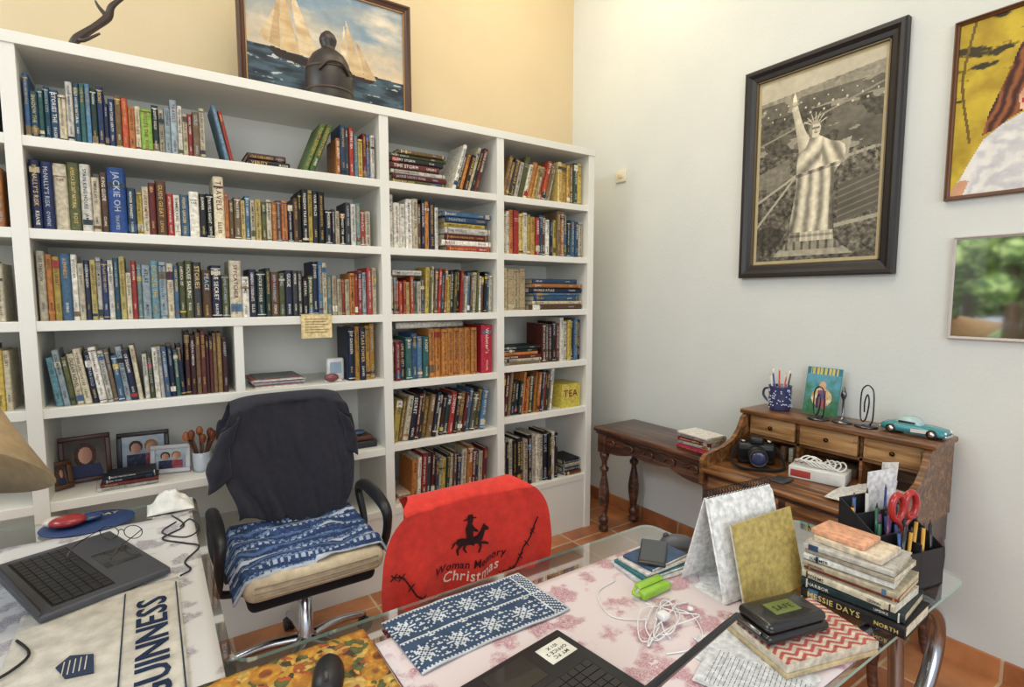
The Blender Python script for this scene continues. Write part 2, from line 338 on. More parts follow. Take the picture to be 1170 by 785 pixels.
def fill(mb,x0,x1,z,hr=(.19,.25),tr=(.014,.036),pal='mix',lean=0,d=.16,cols=None,titles=None,yf=None):
    x=x0; run=0; bh=R.uniform(*hr)
    while True:
        if run<=0: run=R.choice([1,1,2,3]); bh=R.uniform(*hr)
        run-=1
        h=max(hr[0],min(hr[1],bh+R.uniform(-.012,.012))); t=R.uniform(*tr); a=lean+ (R.uniform(-.015,.015) if lean else 0)
        ext=h*abs(sin(a)) if a else 0
        if x+t/cos(a)+(ext if a>0 else 0)>x1: break
        y=(yf or YS)+R.uniform(0,.018)
        if a>0: M=Matrix.Translation((x+t/cos(a),y,z+.0005))@Matrix.Rotation(a,4,'Y')@Matrix.Translation((-t,0,0))
        elif a<0: M=Matrix.Translation((x+(ext if x==x0 else 0),y,z+.0005))@Matrix.Rotation(a,4,'Y'); 
        else: M=Matrix.Translation((x,y,z+.0005))
        if a<0 and x==x0: x+=ext
        book(mb,M,t,h,d+R.uniform(-.02,.02),col=R.choice(cols) if cols else None,pal=pal,title=R.choice(titles) if titles else None)
        x+=t/cos(a)+.0006
    return x
def stack(mb,x0,x1,z,n_,pal='mix',d=.17,tr=(.016,.032),titles=None):
    for i in range(n_):
        t=R.uniform(*tr); w=(x1-x0)*R.uniform(.8,1); xo=x0+R.uniform(0,(x1-x0)-w)
        M=Matrix(((0,0,-1,xo+w),(0,1,0,YS+R.uniform(0,.015)),(1,0,0,z),(0,0,0,1)))
        book(mb,M,t,w,d,pal=pal,hard=True,title=titles[i%len(titles)] if titles else None); z+=t+.0006
    return z
def rowobj(fn):
    mb=MB(); fn(mb); return mb.obj('shelved_books')
Z=ZS[1]
def r0(m):
    for z in ZS[0][:4]: fill(m,-.72,-.40,z,(.19,.25))
rowobj(r0)
def r1(m):
    x=fill(m,-.33,-.06,Z[0],(.16,.22),(.012,.024),'blue'); x=fill(m,x,.02,Z[0],(.16,.2),(.014,.024),'warm'); x=fill(m,x,.08,Z[0],(.15,.16),(.034,.038),'blue',cols=[c(150,190,80)]);fill(m,x,.245,Z[0],(.16,.22),(.014,.026),'pale'); fill(m,.25,.345,Z[0],(.2,.225),(.012,.02),'red',lean=-.2)
    stack(m,.37,.56,Z[0],2,'dark',tr=(.02,.028)); fill(m,.60,.75,Z[0],(.235,.24),(.026,.03),'warm',lean=.38,cols=[c(84,110,56),c(150,130,60)]) ; fill(m,.755,.90,Z[0],(.17,.24),(.016,.028),'red'); fill(m,.90,.945,Z[0],(.2,.24),(.016,.02),'blue')
rowobj(r1)
def r2(m):
    x=fill(m,-.33,-.26,Z[1],(.24,.255),(.03,.034),cols=[c(30,42,84)],titles=["McNALLY'S RISK"]); x=fill(m,x,-.08,Z[1],(.18,.25),(.022,.042),'mix'); book(m,Matrix.Translation((x,YS,Z[1]+.0005)),.055,.245,.16,c(40,80,150),title='JACKIE OH',hard=True); x=fill(m,x+.056,.30,Z[1],(.15,.255),(.016,.04),'mix'); x=fill(m,x,.58,Z[1],(.145,.19),(.016,.026),'warm' ); x=fill(m,x,.80,Z[1],(.15,.24),(.014,.03),'dark'); fill(m,x,.93,Z[1],(.14,.2),(.018,.032),'pale')
rowobj(r2)
def r3(m):
    x=fill(m,-.33,-.20,Z[2],(.21,.26),(.018,.03),'mix'); x=fill(m,x,-.06,Z[2],(.2,.25),(.012,.02),'blue'); x=fill(m,x,.14,Z[2],(.17,.23),(.014,.028),'pale'); x=fill(m,x,.30,Z[2],(.18,.25),(.024,.044),'mix'); book(m,Matrix.Translation((x,YS,Z[2]+.0005)),.045,.24,.16,c(216,206,180),title='SPYCATCHER',hard=True); x=fill(m,x+.046,.72,Z[2],(.16,.25),(.016,.038),'mix'); fill(m,x,.94,Z[2],(.17,.24),(.012,.028),'pale')
rowobj(r3)
def r4(m):
    x=fill(m,-.325,-.03,Z[3],(.18,.225),(.014,.024),'pale',lean=-.12); x=fill(m,x,.12,Z[3],(.17,.21),(.014,.022),'blue',lean=-.05); fill(m,x,.285,Z[3],(.22,.27),(.012,.02),'dark',cols=[c(120,92,64),c(90,44,40),c(60,30,34),c(150,120,80)])
    fill(m,.79,.94,Z[3],(.255,.28),(.02,.036),'dark',cols=[c(40,70,76),c(24,40,70),c(180,136,60),c(96,84,60)])
rowobj(r4)
U2,U3=UN[2],UN[3]
def s1(m):
    z=ZS[2]; stack(m,U2[0]+.01,U2[0]+.33,z[0],7,'dark'); fill(m,U2[0]+.36,U2[1]-.01,z[0],(.2,.25),(.016,.026),'dark',lean=.3)
    x=fill(m,U2[0]+.005,U2[0]+.28,z[1],(.22,.26),(.018,.036),'mix'); stack(m,x+.02,U2[1]-.015,z[1],7,'mix',tr=(.022,.036),titles=['NATURAL HISTORY','BIRDS','THROUGH INDIAN EYES','THE WORLD','AMERICAN HERITAGE','PAINTINGS','GALAXY'])
    x=fill(m,U2[0]+.005,U2[0]+.2,z[2],(.16,.19),(.016,.024),'warm'); stack(m,U2[0]+.01,U2[0]+.2,z[2]+.195,1,'pale'); fill(m,x,U2[1]-.005,z[2],(.2,.245),(.014,.022),'mix',lean=.05)
rowobj(s1)
def s2(m):
    z=ZS[2]; x=fill(m,U2[0]+.005,U2[0]+.11,z[3],(.19,.22),(.02,.03),'red'); x=fill(m,x,U2[0]+.23,z[3],(.22,.24),(.03,.04),'blue',titles=['ROGET','KEN'])
    x=fill(m,x,U2[1]-.09,z[3],(.255,.258),(.034,.036),'enc',titles=['ENCYCLOPEDIA']); book(m,Matrix.Translation((U2[1]-.085,YS,z[3]+.001)),.07,.27,.2,c(176,40,60),title="Webster's",hard=True)
    fill(m,U2[0]+.005,U2[1]-.02,z[4],(.2,.26),(.016,.034),'dark',lean=.16); fill(m,U2[0]+.1,U2[1]-.01,z[5],(.2,.25),(.016,.034),'mix',lean=.06)
rowobj(s2)
def s3(m):
    z=ZS[3]; x=fill(m,U3[0]+.005,U3[0]+.40,z[0],(.2,.24),(.018,.036),'warm',lean=.26); fill(m,x+.06,U3[1]-.01,z[0],(.22,.25),(.02,.04),'warm')
    x=fill(m,U3[0]+.005,U3[0]+.34,z[1],(.22,.25),(.02,.036),'warm'); fill(m,x,U3[1]-.005,z[1],(.2,.27),(.02,.04),'mix')
    fill(m,U3[0]+.005,U3[0]+.19,z[2],(.235,.24),(.04,.044),'cream',titles=['COLLECTED WORKS']); stack(m,U3[0]+.2,U3[1]-.01,z[2],7,'mix',titles=['ATLAS','BRONSON','PLAY','ART TREASURES','WORLD ATLAS','WINGS'])
rowobj(s3)
def s4(m):
    z=ZS[3]; stack(m,U3[0]+.005,U3[0]+.29,z[3],6,'mix',tr=(.014,.024)); fill(m,U3[0]+.3,U3[1]-.005,z[3],(.23,.27),(.018,.036),'dark')
    fill(m,U3[0]+.005,U3[0]+.42,z[4],(.18,.26),(.01,.026),'mix',lean=.1); 
    m.box((U3[0]+.45,YS,z[4]),(U3[0]+.6,YS+.18,z[4]+.15),c(206,190,84),'book'); text(m,'TEA',FR((U3[0]+.525,YS-.001,z[4]+.07),(1,0,0),(0,0,1)),.06,c(120,40,40),.12,True)
    fill(m,U3[0]+.005,U3[0]+.46,z[5],(.28,.31),(.02,.034),'dark',cols=[c(26,26,30),c(206,200,182),c(30,30,34),c(180,170,150)]); stack(m,U3[0]+.47,U3[1]-.005,z[5],4,'dark',tr=(.02,.028))
rowobj(s4)
mb=MB()
for i in range(12): mb.box((.36+R.uniform(0,.02),2.60+R.uniform(0,.02),Z[3]+.0035*i),(.57+R.uniform(0,.03),2.80,Z[3]+.0035*i+.003),c(*R.choice([(226,224,218),(196,200,202),(100,104,108),(150,80,70)])),'book')
mb.obj('magazine_pile')
mb=MB(); mb.box((.565,2.533,1.31),(.70,2.5345,1.42),c(226,204,150),'book')
for i in range(6): mb.box((.58,2.5325,1.335+i*.012),(.58+R.uniform(.07,.105),2.533,1.338+i*.012),c(140,110,70),'book')
mb.box((.565,2.533,1.418),(.70,2.56,1.4195),c(226,204,150),'book'); mb.obj('paper_note')
mb=MB(); mb.rbox((.68,2.60,1.091),(.76,2.63,1.10),.003,c(225,225,220),'gloss'); mb.rbox((.70,2.64,1.091),(.785,2.67,1.20),.01,c(215,215,210),'gloss'); mb.box((.715,2.639,1.125),(.77,2.6395,1.18),c(150,170,190),'print'); mb.ell((.71,2.6,1.112),(.035,.02,.02),c(120,60,70),'gloss'); mb.obj('desk_clock')
def photo_frame(name,x,y,z,w,h,rz,tilt,fc,art):
    M=TR(x,y,z,rz)@Matrix.Rotation(-tilt,4,'X')@FR((0,0,0),(1,0,0),(0,0,1))
    mb=MB(); f=.018
    for a,b_ in [((-w/2,0),(w/2,f)),((-w/2,h-f),(w/2,h)),((-w/2,f),(-w/2+f,h-f)),((w/2-f,f),(w/2,h-f))]: mb.rbox((a[0],a[1],0),(b_[0],b_[1],.014),.003,fc,'satin',M)
    mb.box((-w/2+.004,.004,.001),(w/2-.004,h-.004,.004),c(230,225,215),'print',M)
    iw,ih=w-2*f,h-2*f
    mb.grid(lambda a,b:((a-.5)*iw,f+b*ih,.005),48,48,art,'print',M,False)
    return mb.obj(name)
def el(x,y,cx,cy,rx,ry): return ((x-cx)/rx)**2+((y-cy)/ry)**2<1
def a_woman(x,y):
    if el(x,y,.5,.58,.17,.22): return C(lerp((214,164,136),(150,100,80),(x-.4)*3))
    if y<.34 and abs(x-.5)<.42-.3*max(0,y-.1): return C((44,50,84))
    if el(x,y,.5,.58,.28,.34) : return C(lerp((50,30,22),(90,56,36),N2(x*9,y*4)+.5))
    return C(lerp((110,96,84),(70,62,58),y+.3*N2(x*3,y*3)))
def a_couple(x,y):
    for cx,hc,bc_ in((.32,(56,40,30),(34,40,66)),(.68,(150,112,70),(140,56,70))):
        if el(x,y,cx,.6,.12,.17): return C(lerp((220,174,148),(160,110,90),(x-cx)*4+.5))
        if el(x,y,cx,.66,.16,.2): return C(hc)
        if y<.42 and abs(x-cx)<.22: return C(lerp(bc_,(200,200,200),N2(x*8,y*8)*.4))
    return C(lerp((120,140,160),(190,200,206),y+.4*N2(x*3,y*3)))
photo_frame('photo_frame',-.245,2.76,.742,.17,.19,.12,.15,c(74,40,28),a_woman)
photo_frame('photo_frame',-.05,2.80,.742,.19,.17,-.08,.15,c(26,24,26),a_couple)
photo_frame('photo_frame',.045,2.70,.742,.15,.12,-.25,.2,c(200,200,204),a_couple)
photo_frame('photo_frame',-.315,2.70,.742,.07,.11,.5,.2,c(90,56,30),a_woman)
mb=MB(); z=.741
for i in range(4):
    w=.2-.012*i; M=TR(-.2+.01*i,2.58,z,R.uniform(-.1,.1)); t=.014
    Mx=M@Matrix(((0,0,-1,w),(0,1,0,0),(1,0,0,0),(0,0,0,1))); book(mb,Mx,t,w,.10,[c(210,208,200),c(100,40,36),c(40,48,60),c(30,32,44)][i],hard=True); z+=t+.0006
mb.obj('flat_books')
mb=MB(); mb.lathe([(.03,0),(.034,.02),(.036,.08),(.033,.085),(.03,.08),(.028,.01)],c(190,200,210),'gloss',TR(.16,2.66,.741))
for i in range(8):
    a=i*.8; mb.tube([(.16,2.66,.76),(.16+.05*cos(a),2.66+.03*sin(a),.88+.01*(i%3))],.004,c(90,50,30),'satin'); mb.ell((.16+.055*cos(a),2.66+.034*sin(a),.89+.01*(i%3)),(.014,.008,.022),c(*R.choice([(120,60,30),(50,36,30),(180,106,60),(40,40,50)])),'satin')
mb.obj('brush_pot')
mb=MB(); 
mb.rbox((.78,2.6,.741),(.93,2.75,.775),.006,c(40,40,44),'satin'); mb.rbox((.8,2.61,.776),(.91,2.72,.80),.006,c(90,50,40),'satin'); mb.ell((.85,2.66,.812),(.04,.03,.014),c(60,80,110),'gloss'); mb.obj('stationery_tray')
mb=MB(); mb.rbox((.55,2.62,.741),(.72,2.8,.80),.004,c(70,60,54),'book'); mb.obj('storage_box')
mb=MB()
for i in range(5): mb.box((1.01+.005*i,2.585,.421+i*.01),(1.08+.005*i,2.75,.429+i*.01),c(*R.choice([(150,110,90),(200,180,160),(220,210,190)])),'book')
mb.obj('magazine_pile')
mb=MB(); mb.tube([(1.05,2.63,1.348),(1.45,2.66,1.348)],.017,c(226,222,212),'book',seg=14); mb.obj('paper_roll')
# ------------------------------------------------------------ pictures
def framed(name,M,w,h,fw,fd,fc,fm,mat_w,matc,art,nx,ny,lip=None):
    mb=MB()
    for (a,b_,A,B) in [((-w/2,-h/2),(w/2,-h/2),(-w/2+fw,-h/2+fw),(w/2-fw,-h/2+fw)),((w/2,-h/2),(w/2,h/2),(w/2-fw,-h/2+fw),(w/2-fw,h/2-fw)),((w/2,h/2),(-w/2,h/2),(w/2-fw,h/2-fw),(-w/2+fw,h/2-fw)),((-w/2,h/2),(-w/2,-h/2),(-w/2+fw,h/2-fw),(-w/2+fw,-h/2+fw))]:
        mid=lambda p,q,t:(p[0]+(q[0]-p[0])*t,p[1]+(q[1]-p[1])*t)
        prof=[(0,0),(0,fd*.8),(.12,fd),(.35,fd),(.6,fd*.65),(.9,fd*.55),(1,fd*.45),(1,0)]
        mb.loft([[(*mid(a,A,t),z_) for t,z_ in prof],[(*mid(b_,B,t),z_) for t,z_ in prof]],fc,fm,M,smooth=False)
    if lip:
        g=.006
        for a,b_ in [((-w/2+fw,-h/2+fw),(w/2-fw,-h/2+fw+g)),((-w/2+fw,h/2-fw-g),(w/2-fw,h/2-fw)),((-w/2+fw,-h/2+fw),(-w/2+fw+g,h/2-fw)),((w/2-fw-g,-h/2+fw),(w/2-fw,h/2-fw))]: mb.box((*a,.004),(*b_,fd*.5),lip,'satin',M)
    mb.box((-w/2+fw*.5,-h/2+fw*.5,.001),(w/2-fw*.5,h/2-fw*.5,.006),matc,'print',M)
    iw,ih=w-2*fw-2*mat_w,h-2*fw-2*mat_w
    if art: mb.grid(lambda a,b:((a-.5)*iw,(b-.5)*ih,.0068),nx,ny,art,'print',M,False)
    else: mb.box((-iw/2,-ih/2,.0065),(iw/2,ih/2,.010),c(220,220,220),'mirror_glass',M)
    return mb.obj(name)
def art_sail(x,y):
    hz=.44-.07*x
    n1=N2(x*7,y*26,1); 
    def sail(p,a,b_):
        return inp(p,x,y) and lerp(a,b_,.5+.9*N2(x*6,y*9,4)+ (x-p[0][0])*1.5)
    for p,a,b_ in [([(.20,.43),(.205,.98),(.31,.42)],(216,194,152),(186,154,110)),([(.195,.44),(.2,.92),(.13,.46)],(200,172,130),(166,136,100)),([(.31,.42),(.255,.97),(.44,.40)],(230,214,180),(188,160,120)),([(.125,.45),(.19,.8),(.075,.5)],(220,202,170),(186,160,120)),([(.22,.88),(.21,1.0),(.26,.99),(.27,.72)],(200,170,126),(176,146,106)),
        ([(.62,.36),(.6,.80),(.72,.35)],(210,190,150),(176,146,110)),([(.61,.37),(.59,.76),(.55,.39)],(224,208,176),(186,160,120)),([(.72,.35),(.66,.66),(.80,.35)],(200,174,136),(166,136,100))]:
        s=sail(p,a,b_)
        if s: return C(s)
    if inp([(.12,.43),(.17,.37),(.38,.33),(.43,.36),(.41,.385),(.15,.44)],x,y): return C((44,34,32))
    if inp([(.55,.37),(.6,.33),(.76,.31),(.8,.35)],x,y): return C((50,38,34))
    if y>hz:
        t=(y-hz)/(1-hz); s=lerp((206,186,156),(124,144,160),t*1.2+.5*N2(x*3,y*5,2)); s=lerp(s,(214,202,182),max(0,N2(x*3+4,y*6,6))*1.4); return C(s)
    s=lerp((34,44,54),(70,90,102),.5+1.1*n1+.4*y)
    w=N2(x*9+3,y*34,8)
    if w>.42: s=lerp(s,(176,184,182),(w-.42)*6)
    if inp([(.1,.4),(.5,.33),(.46,.30),(.14,.36)],x,y) and N2(x*30,y*40)>.1: s=(176,182,178)
    return C(s)
framed('sailing_ship_painting',FR((.83,2.885,2.735),(1,0,0),(0,0,1)),.86,.668,.034,.03,c(70,40,24),'satin',0,c(190,196,190),art_sail,200,150,c(150,112,60))
mb=MB(); T=TR(.757,2.665,2.401)
mb.lathe([(.108,0),(.112,.012),(.106,.03),(.108,.06),(.106,.11),(.101,.15),(.090,.19),(.072,.22),(.048,.24),(.032,.25),(.030,.262),(.038,.28),(.040,.295),(.032,.315),(.014,.332),(.003,.336)],c(44,38,36),'satin',T,28)
for z_ in (.05,.15): mb.lathe([(.109-.06*(z_-.05),z_-.005),(.112-.06*(z_-.05),z_),(.109-.06*(z_-.05),z_+.005)],c(70,54,40),'satin',T,28)
mb.tube([(-.07,-.085,.12),(-.03,-.105,.16),(.03,-.105,.16),(.07,-.085,.12)],.006,c(60,48,40),'satin',T,sub=4)
mb.obj('bronze_bell_sculpture')
mb=MB(); dk=c(58,44,36)
mb.tube([(-.19,2.62,2.415),(-.17,2.62,2.45),(-.12,2.62,2.50),(-.075,2.62,2.55),(-.06,2.61,2.59),(-.02,2.6,2.63)],[.012,.016,.013,.015,.011,.006],dk,'satin',sub=4); mb.tube([(-.17,2.62,2.45),(-.15,2.6,2.44),(-.1,2.58,2.47)],[.01,.007,.004],dk,'satin',sub=3); mb.tube([(-.075,2.62,2.55),(-.1,2.62,2.58),(-.11,2.62,2.6)],[.01,.006,.003],dk,'satin',sub=3); mb.lathe([(.035,0),(.03,.012),(.012,.02)],dk,'satin',TR(-.19,2.62,2.401))
mb.obj('driftwood_sculpture')
def WM(y,z): return FR((XR-.0008,y,z),(0,-1,0),(0,0,1))
ROBE=[(.31,.15),(.305,.2),(.33,.3),(.35,.40),(.345,.5),(.355,.57),(.385,.62),(.43,.64),(.455,.652),(.53,.652),(.57,.635),(.63,.61),(.69,.6),(.735,.575),(.745,.54),(.73,.50),(.69,.47),(.66,.44),(.665,.36),(.655,.27),(.665,.2),(.67,.15)]
ARM=[(.36,.58),(.345,.64),(.322,.72),(.292,.80),(.283,.835),(.332,.84),(.35,.80),(.385,.73),(.42,.68),(.45,.65),(.42,.60)]
TAB=[(.66,.47),(.76,.50),(.785,.61),(.70,.60)]
def art_lib(x,y):
    g=None
    k=N2(x*20,y*30,3); wob=N2(x*4,y*4,2)
    if inp(TAB,x,y): g=.66+.1*k
    if inp(ROBE,x,y):
        if y<.47+.1*(x-.4): ph=(x-.5)*(1+.5*(y-.3))*62+2.2*wob+1
        elif x>.56: ph=(x*.9+y*.6)*58+2*wob
        else: ph=(x*.55-y*.75)*60+2*wob
        s_=sin(ph); g=.80+.17*s_*(1 if s_>0 else 1.7)+.10*k
        g-=.40*max(0,(.43-x))*4*(y<.58); 
        if abs(y-(.46+.1*(x-.4)))<.009: g-=.25
        if x>.63 and y<.47: g-=.18
    if inp(ARM,x,y):
        mid=.31+(.84-y)*.42; g=.86-.5*max(0,(mid-x))*14*.6+.10*k
    if el(x,y,.49,.690,.046,.046):
        g=.86-.30*(x<.468)+.08*k
        if abs(y-.695)<.005 and .463<x<.525: g=.42
        if abs(y-.672)<.004 and .485<x<.51: g=.45
        if abs(x-.497)<.005 and .678<y<.694: g=.6
        if y>.715: g=.66
    for q in range(7):
        a=.45+q*.37; d=Vector((x-.49,(y-.705)*1.45)); 
        if .045<d.length<.105:
            an=math.atan2(d.y,d.x)
            if abs(an-a)<.10*(1.15-d.length*9): g=.88
    if el(x,y,.307,.845,.042,.008) : g=.6
    if el(x,y,.307,.855,.022,.012): g=.78
    if inp([(.290,.862),(.327,.862),(.320,.885),(.303,.91),(.292,.885)],x,y): g=1
    if g is None:
        if inp([(.30,.10),(.68,.10),(.675,.15),(.305,.15)],x,y): g=.74-.25*(x<.4)+(.12 if int(x*60)%3==0 else 0)-.2*(abs(y-.128)<.006)
        elif inp([(.24,.055),(.74,.055),(.70,.10),(.28,.10)],x,y): g=.55+.12*k-.25*(int(x*44)%3==0)
        elif inp([(.16,.02),(.84,.02),(.76,.06),(.22,.06)],x,y): g=.66+.1*k
    if g is None:
        n=N2(x*4,y*9,1); f=N2(x*26,y*44,5)
        if y>.945-.05*(1-x): g=.78+.05*n
        elif y>.88: g=.55+.12*n+.12*f
        elif y>.60-.06*x:
            g=.34+.10*n+.05*f
            w=N2(x*5+9,y*22,7)
            if w>.34: g=.58
            if y<.8 and N2(x*3,y*6,12)>.18: g=.24+.16*f
            if abs(y-(.66+.18*x))<.005: g=.55
            if y>.76 and abs((x*9+int(y*30)*.37)%1-.5)<.06 and abs((y*30)%1-.5)<.16: g=.85
        else:
            g=.30+.30*f+.1*n
            if x<.34: 
                if inp([(0,.50),(.28,.56),(.30,.46),(.14,.40),(0,.42)],x,y): g=.46+.10*f
                if abs(y-(.20+.75*x))<.010 or abs(y-(.34+.35*x))<.008: g=.68
                if inp([(0,.05),(.2,.08),(.28,.16),(.12,.2),(0,.18)],x,y): g=.18+.12*f
            if x>.68:
                if inp([(.7,.18),(1,.24),(1,.42),(.7,.38)],x,y): g=.30+.05*n+(.14 if int((y-.2*x)*120)%4==0 else 0)
                if abs(y-(.44+.10*x))<.008 or abs(y-(.10+.10*x))<.010: g=.66
                if y>.47 and int(x*50)%4==0 and f>-.1: g=.55
    g=max(0,min(1,g)); return C(lerp((34,31,27),(238,230,204),g))
framed('statue_of_liberty_picture',WM(1.385,2.13),.735,1.065,.062,.04,c(34,30,30),'satin',.022,c(186,172,134),art_lib,190,280,c(96,80,52))
def art_yel(x,y):
    n=N2(x*5,y*7,2); 
    if inp([(.33,.44),(.32,.52),(.345,.56),(.34,.64),(.42,.74),(.55,.78),(.62,.7),(.6,.5),(.5,.40)],x,y):
        if abs(y-.62)<.012 and .36<x<.42: return C((60,34,26))
        if abs(y-.485)<.012 and .335<x<.40: return C((176,60,60))
        return C(lerp((232,190,160),(190,130,100),n+.4+(x-.45)))
    if inp([(.15,.33),(.18,.46),(.23,.58),(.27,.68),(.31,.80),(.42,.90),(.6,.90),(.75,.7),(.8,.4),(.6,.3),(.42,.40),(.36,.44),(.28,.40),(.22,.36)],x,y): return C(lerp((66,34,22),(150,88,52),.5+.6*sin((x*1.4-y*.4)*80+3*n)))
    if inp([(-.1,-.1),(0,.03),(.05,.10),(.10,.2),(.16,.31),(.24,.37),(.34,.42),(.45,.40),(.7,.36),(1,.25),(1,-.1)],x,y):
        if inp([(0,0),(0,.04),(.05,.09),(.10,.08),(.07,0)],x,y): return C((206,156,124))
        return C(lerp((228,226,222),(178,178,190),.2+.35*sin((x*.8-y*.5)*26+7*n)))
    s=lerp((204,178,56),(170,142,40),.5+n)
    f=N2(x*3+5,y*10,6)+.5*N2(x*12,y*24,9)
    if y>.45 and f>.30: s=lerp(s,(60,52,30),(f-.30)*6)
    if abs(x-.06-.03*sin(y*7))<.008 and y>.3: s=(110,88,34)
    return C(s)
framed('portrait_painting',WM(.55,2.225),.62,.685,.016,.025,c(96,58,30),'satin',0,c(210,190,50),art_yel,140,150)
framed('wall_mirror',WM(.54,1.532),.56,.405,.012,.018,c(190,182,176),'satin',0,c(200,200,200),None,1,1)
mb=MB(); mb.rbox((XR-.012,2.63,2.27),(XR,2.72,2.35),.003,c(228,222,200),'satin'); mb.rbox((XR-.016,2.655,2.295),(XR-.01,2.695,2.325),.002,c(215,208,186),'satin'); mb.obj('wall_plate')
# ------------------------------------------------------------ console table
mb=MB(); wd='wood_dark'
X0,X1,Y0,Y1,ZT=2.30,2.67,1.60,2.49,.68
mb.rbox((X0,Y0,ZT-.03),(X1,Y1,ZT),.008,W,wd); mb.rbox((X0+.012,Y0+.012,ZT-.045),(X1-.01,Y1-.012,ZT-.03),.004,W,wd)
AX=X0+.03; 
ap=[(Y0+.05,ZT-.045),(Y1-.05,ZT-.045),(Y1-.05,ZT-.15)]
for i in range(1,24):
    t=i/24; ap.append((Y1-.05-(Y1-Y0-.1)*t, ZT-.15+.035*sin(pi*t)-.02*abs(sin(3*pi*t))))
ap.append((Y0+.05,ZT-.15))
for xx in (AX,X1-.05): mb.prism(ap,0,.018,W,wd,FR((xx,0,0),(0,1,0),(0,0,1)))
for yy in (Y0+.045,Y1-.065): mb.box((AX,yy,ZT-.13),(X1-.03,yy+.018,ZT-.045),W,wd)
for k in range(5):
    yc=Y0+.14+k*(Y1-Y0-.28)/4
    mb.tube([(AX-.004,yc+ (.05-.006*j)*cos(j*.6),ZT-.092+(.034-.0035*j)*sin(j*.6)) for j in range(9)],.007,W,wd,sub=2)
mb.tube([(AX-.003,Y0+.06+i*.05,ZT-.062+.006*(-1)**i) for i in range(16)],.005,W,wd,sub=2)
lp=[(.022,0),(.03,.01),(.032,.03),(.02,.045),(.03,.06),(.03,.09),(.018,.10),(.024,.13),(.034,.20),(.036,.25),(.028,.31),(.018,.36),(.016,.385),(.028,.40),(.03,.415),(.016,.43),(.018,.46),(.03,.49),(.034,.52)]
for x in (X0+.05,X1-.05):
    for y in (Y0+.055,Y1-.055): mb.lathe(lp,W,wd,TR(x,y,0),18); mb.rbox((x-.032,y-.032,.515),(x+.032,y+.032,ZT-.044),.004,W,wd)
mb.obj('carved_console_table')
mb=MB(); z=.681
for i,(cc,t) in enumerate([((170,40,76),.020),((216,212,204),.018),((140,34,60),.022),((206,200,194),.018),((226,222,214),.010)]):
    w=.2; M=TR(2.36+R.uniform(-.01,.01),1.88,z,-pi/2+R.uniform(-.08,.08))@Matrix(((0,0,-1,w),(0,1,0,0),(1,0,0,0),(0,0,0,1))); book(mb,M,t,w,.14,c(*cc)); z+=t+.0006
mb.obj('paperback_stack')
# ------------------------------------------------------------ secretary desk
mb=MB(); wh_='wood_honey'; SY0,SY1=.765,1.56; SX0,SX1=2.11,2.675; ST=.70
prof=[(SX1,.62),(SX1,.915),(2.46,.915),(2.435,.90),(2.42,.875),(2.40,.84),(2.355,.80),(2.28,.775),(2.20,.765),(2.14,.755),(2.12,.735),(2.12,.62)]
for y in (SY0,SY1-.022): mb.prism(prof,0,.022,W,wh_,FR((0,y+.022,0),(1,0,0),(0,0,1)))
mb.rbox((2.445,SY0-.012,.915),(SX1+.005,SY1+.012,.938),.006,W,wh_)
mb.box((SX1-.012,SY0+.02,.62),(SX1,SY1-.02,.916),W,wh_)
mb.rbox((SX0,SY0+.018,ST-.02),(SX1-.005,SY1-.018,ST),.004,W,wh_)
mb.box((2.49,SY0+.02,.80),(SX1-.01,SY1-.02,.812),W,wh_)
for y in (1.02,1.29): mb.box((2.49,y,ST),(SX1-.01,y+.012,.916),W,wh_)
for a,b_ in ((SY0+.024,1.018),(1.034,1.288),(1.304,SY1-.024)):
    mb.rbox((2.475,a+.004,.816),(2.50,b_-.004,.910),.004,W,'wood_drawer'); mb.box((2.50,a+.006,.816),(2.64,b_-.006,.905),W,'wood_drawer')
    mb.rbox((2.471,a+.018,.83),(2.477,b_-.018,.896),.002,W,'wood_drawer'); mb.ell((2.464,(a+b_)/2,.863),(.01,.01,.01),c(70,50,30),'metal')
mb.rbox((2.14,SY0+.005,.50),(SX1,SY1-.005,.682),.004,W,wd)
for a,b_ in ((SY0+.04,1.15),(1.18,SY1-.04)): mb.rbox((2.13,a,.53),(2.15,b_,.66),.004,W,'wood_honey'); mb.tube([(2.128,(a+b_)/2-.04,.60),(2.105,(a+b_)/2-.03,.585),(2.105,(a+b_)/2+.03,.585),(2.128,(a+b_)/2+.04,.60)],.004,c(150,120,60),'metal',sub=4)
for x in (2.17,SX1-.035):
    for y,sy in ((SY0+.04,-1),(SY1-.04,1)):
        mb.tube([(x,y,.52),(x,y+.012*sy,.44),(x,y+.008*sy,.30),(x,y-.012*sy,.15),(x,y-.004*sy,.05),(x,y+.012*sy,.012)],[.036,.034,.026,.018,.018,.022],W,wd,sub=4,seg=12)
mb.obj('secretary_desk')
TZ=.939
mb=MB(); T=TR(2.575,1.44,TZ); mb.lathe([(.045,0),(.05,.01),(.052,.06),(.052,.115),(.055,.122),(.05,.12),(.048,.02)],c(56,62,104),'gloss',T,24)
for k in range(110):
    a=R.uniform(0,6.28); z=R.uniform(.012,.108); mb.ell((.0525*cos(a),.0525*sin(a),z),(.004,.004,.004),c(190,196,214),'gloss',T,6,4)
for k in range(9):
    a=k*.7; cc=c(*R.choice([(190,60,50),(40,100,60),(210,180,70),(30,30,34),(40,60,130),(220,220,220)])); mb.tube([(.02*cos(a),.02*sin(a),.02),(.045*cos(a),.045*sin(a),.17+.015*(k%3))],.004,cc,'gloss',T); mb.tube([(.045*cos(a),.045*sin(a),.168+.015*(k%3)),(.048*cos(a),.048*sin(a),.18+.015*(k%3))],[.004,.001],c(220,190,150),'matte',T)
mb.tube([(0,.052,.1),(0,.08,.095),(0,.085,.06),(0,.052,.03)],.006,c(56,62,104),'gloss',T,sub=4)
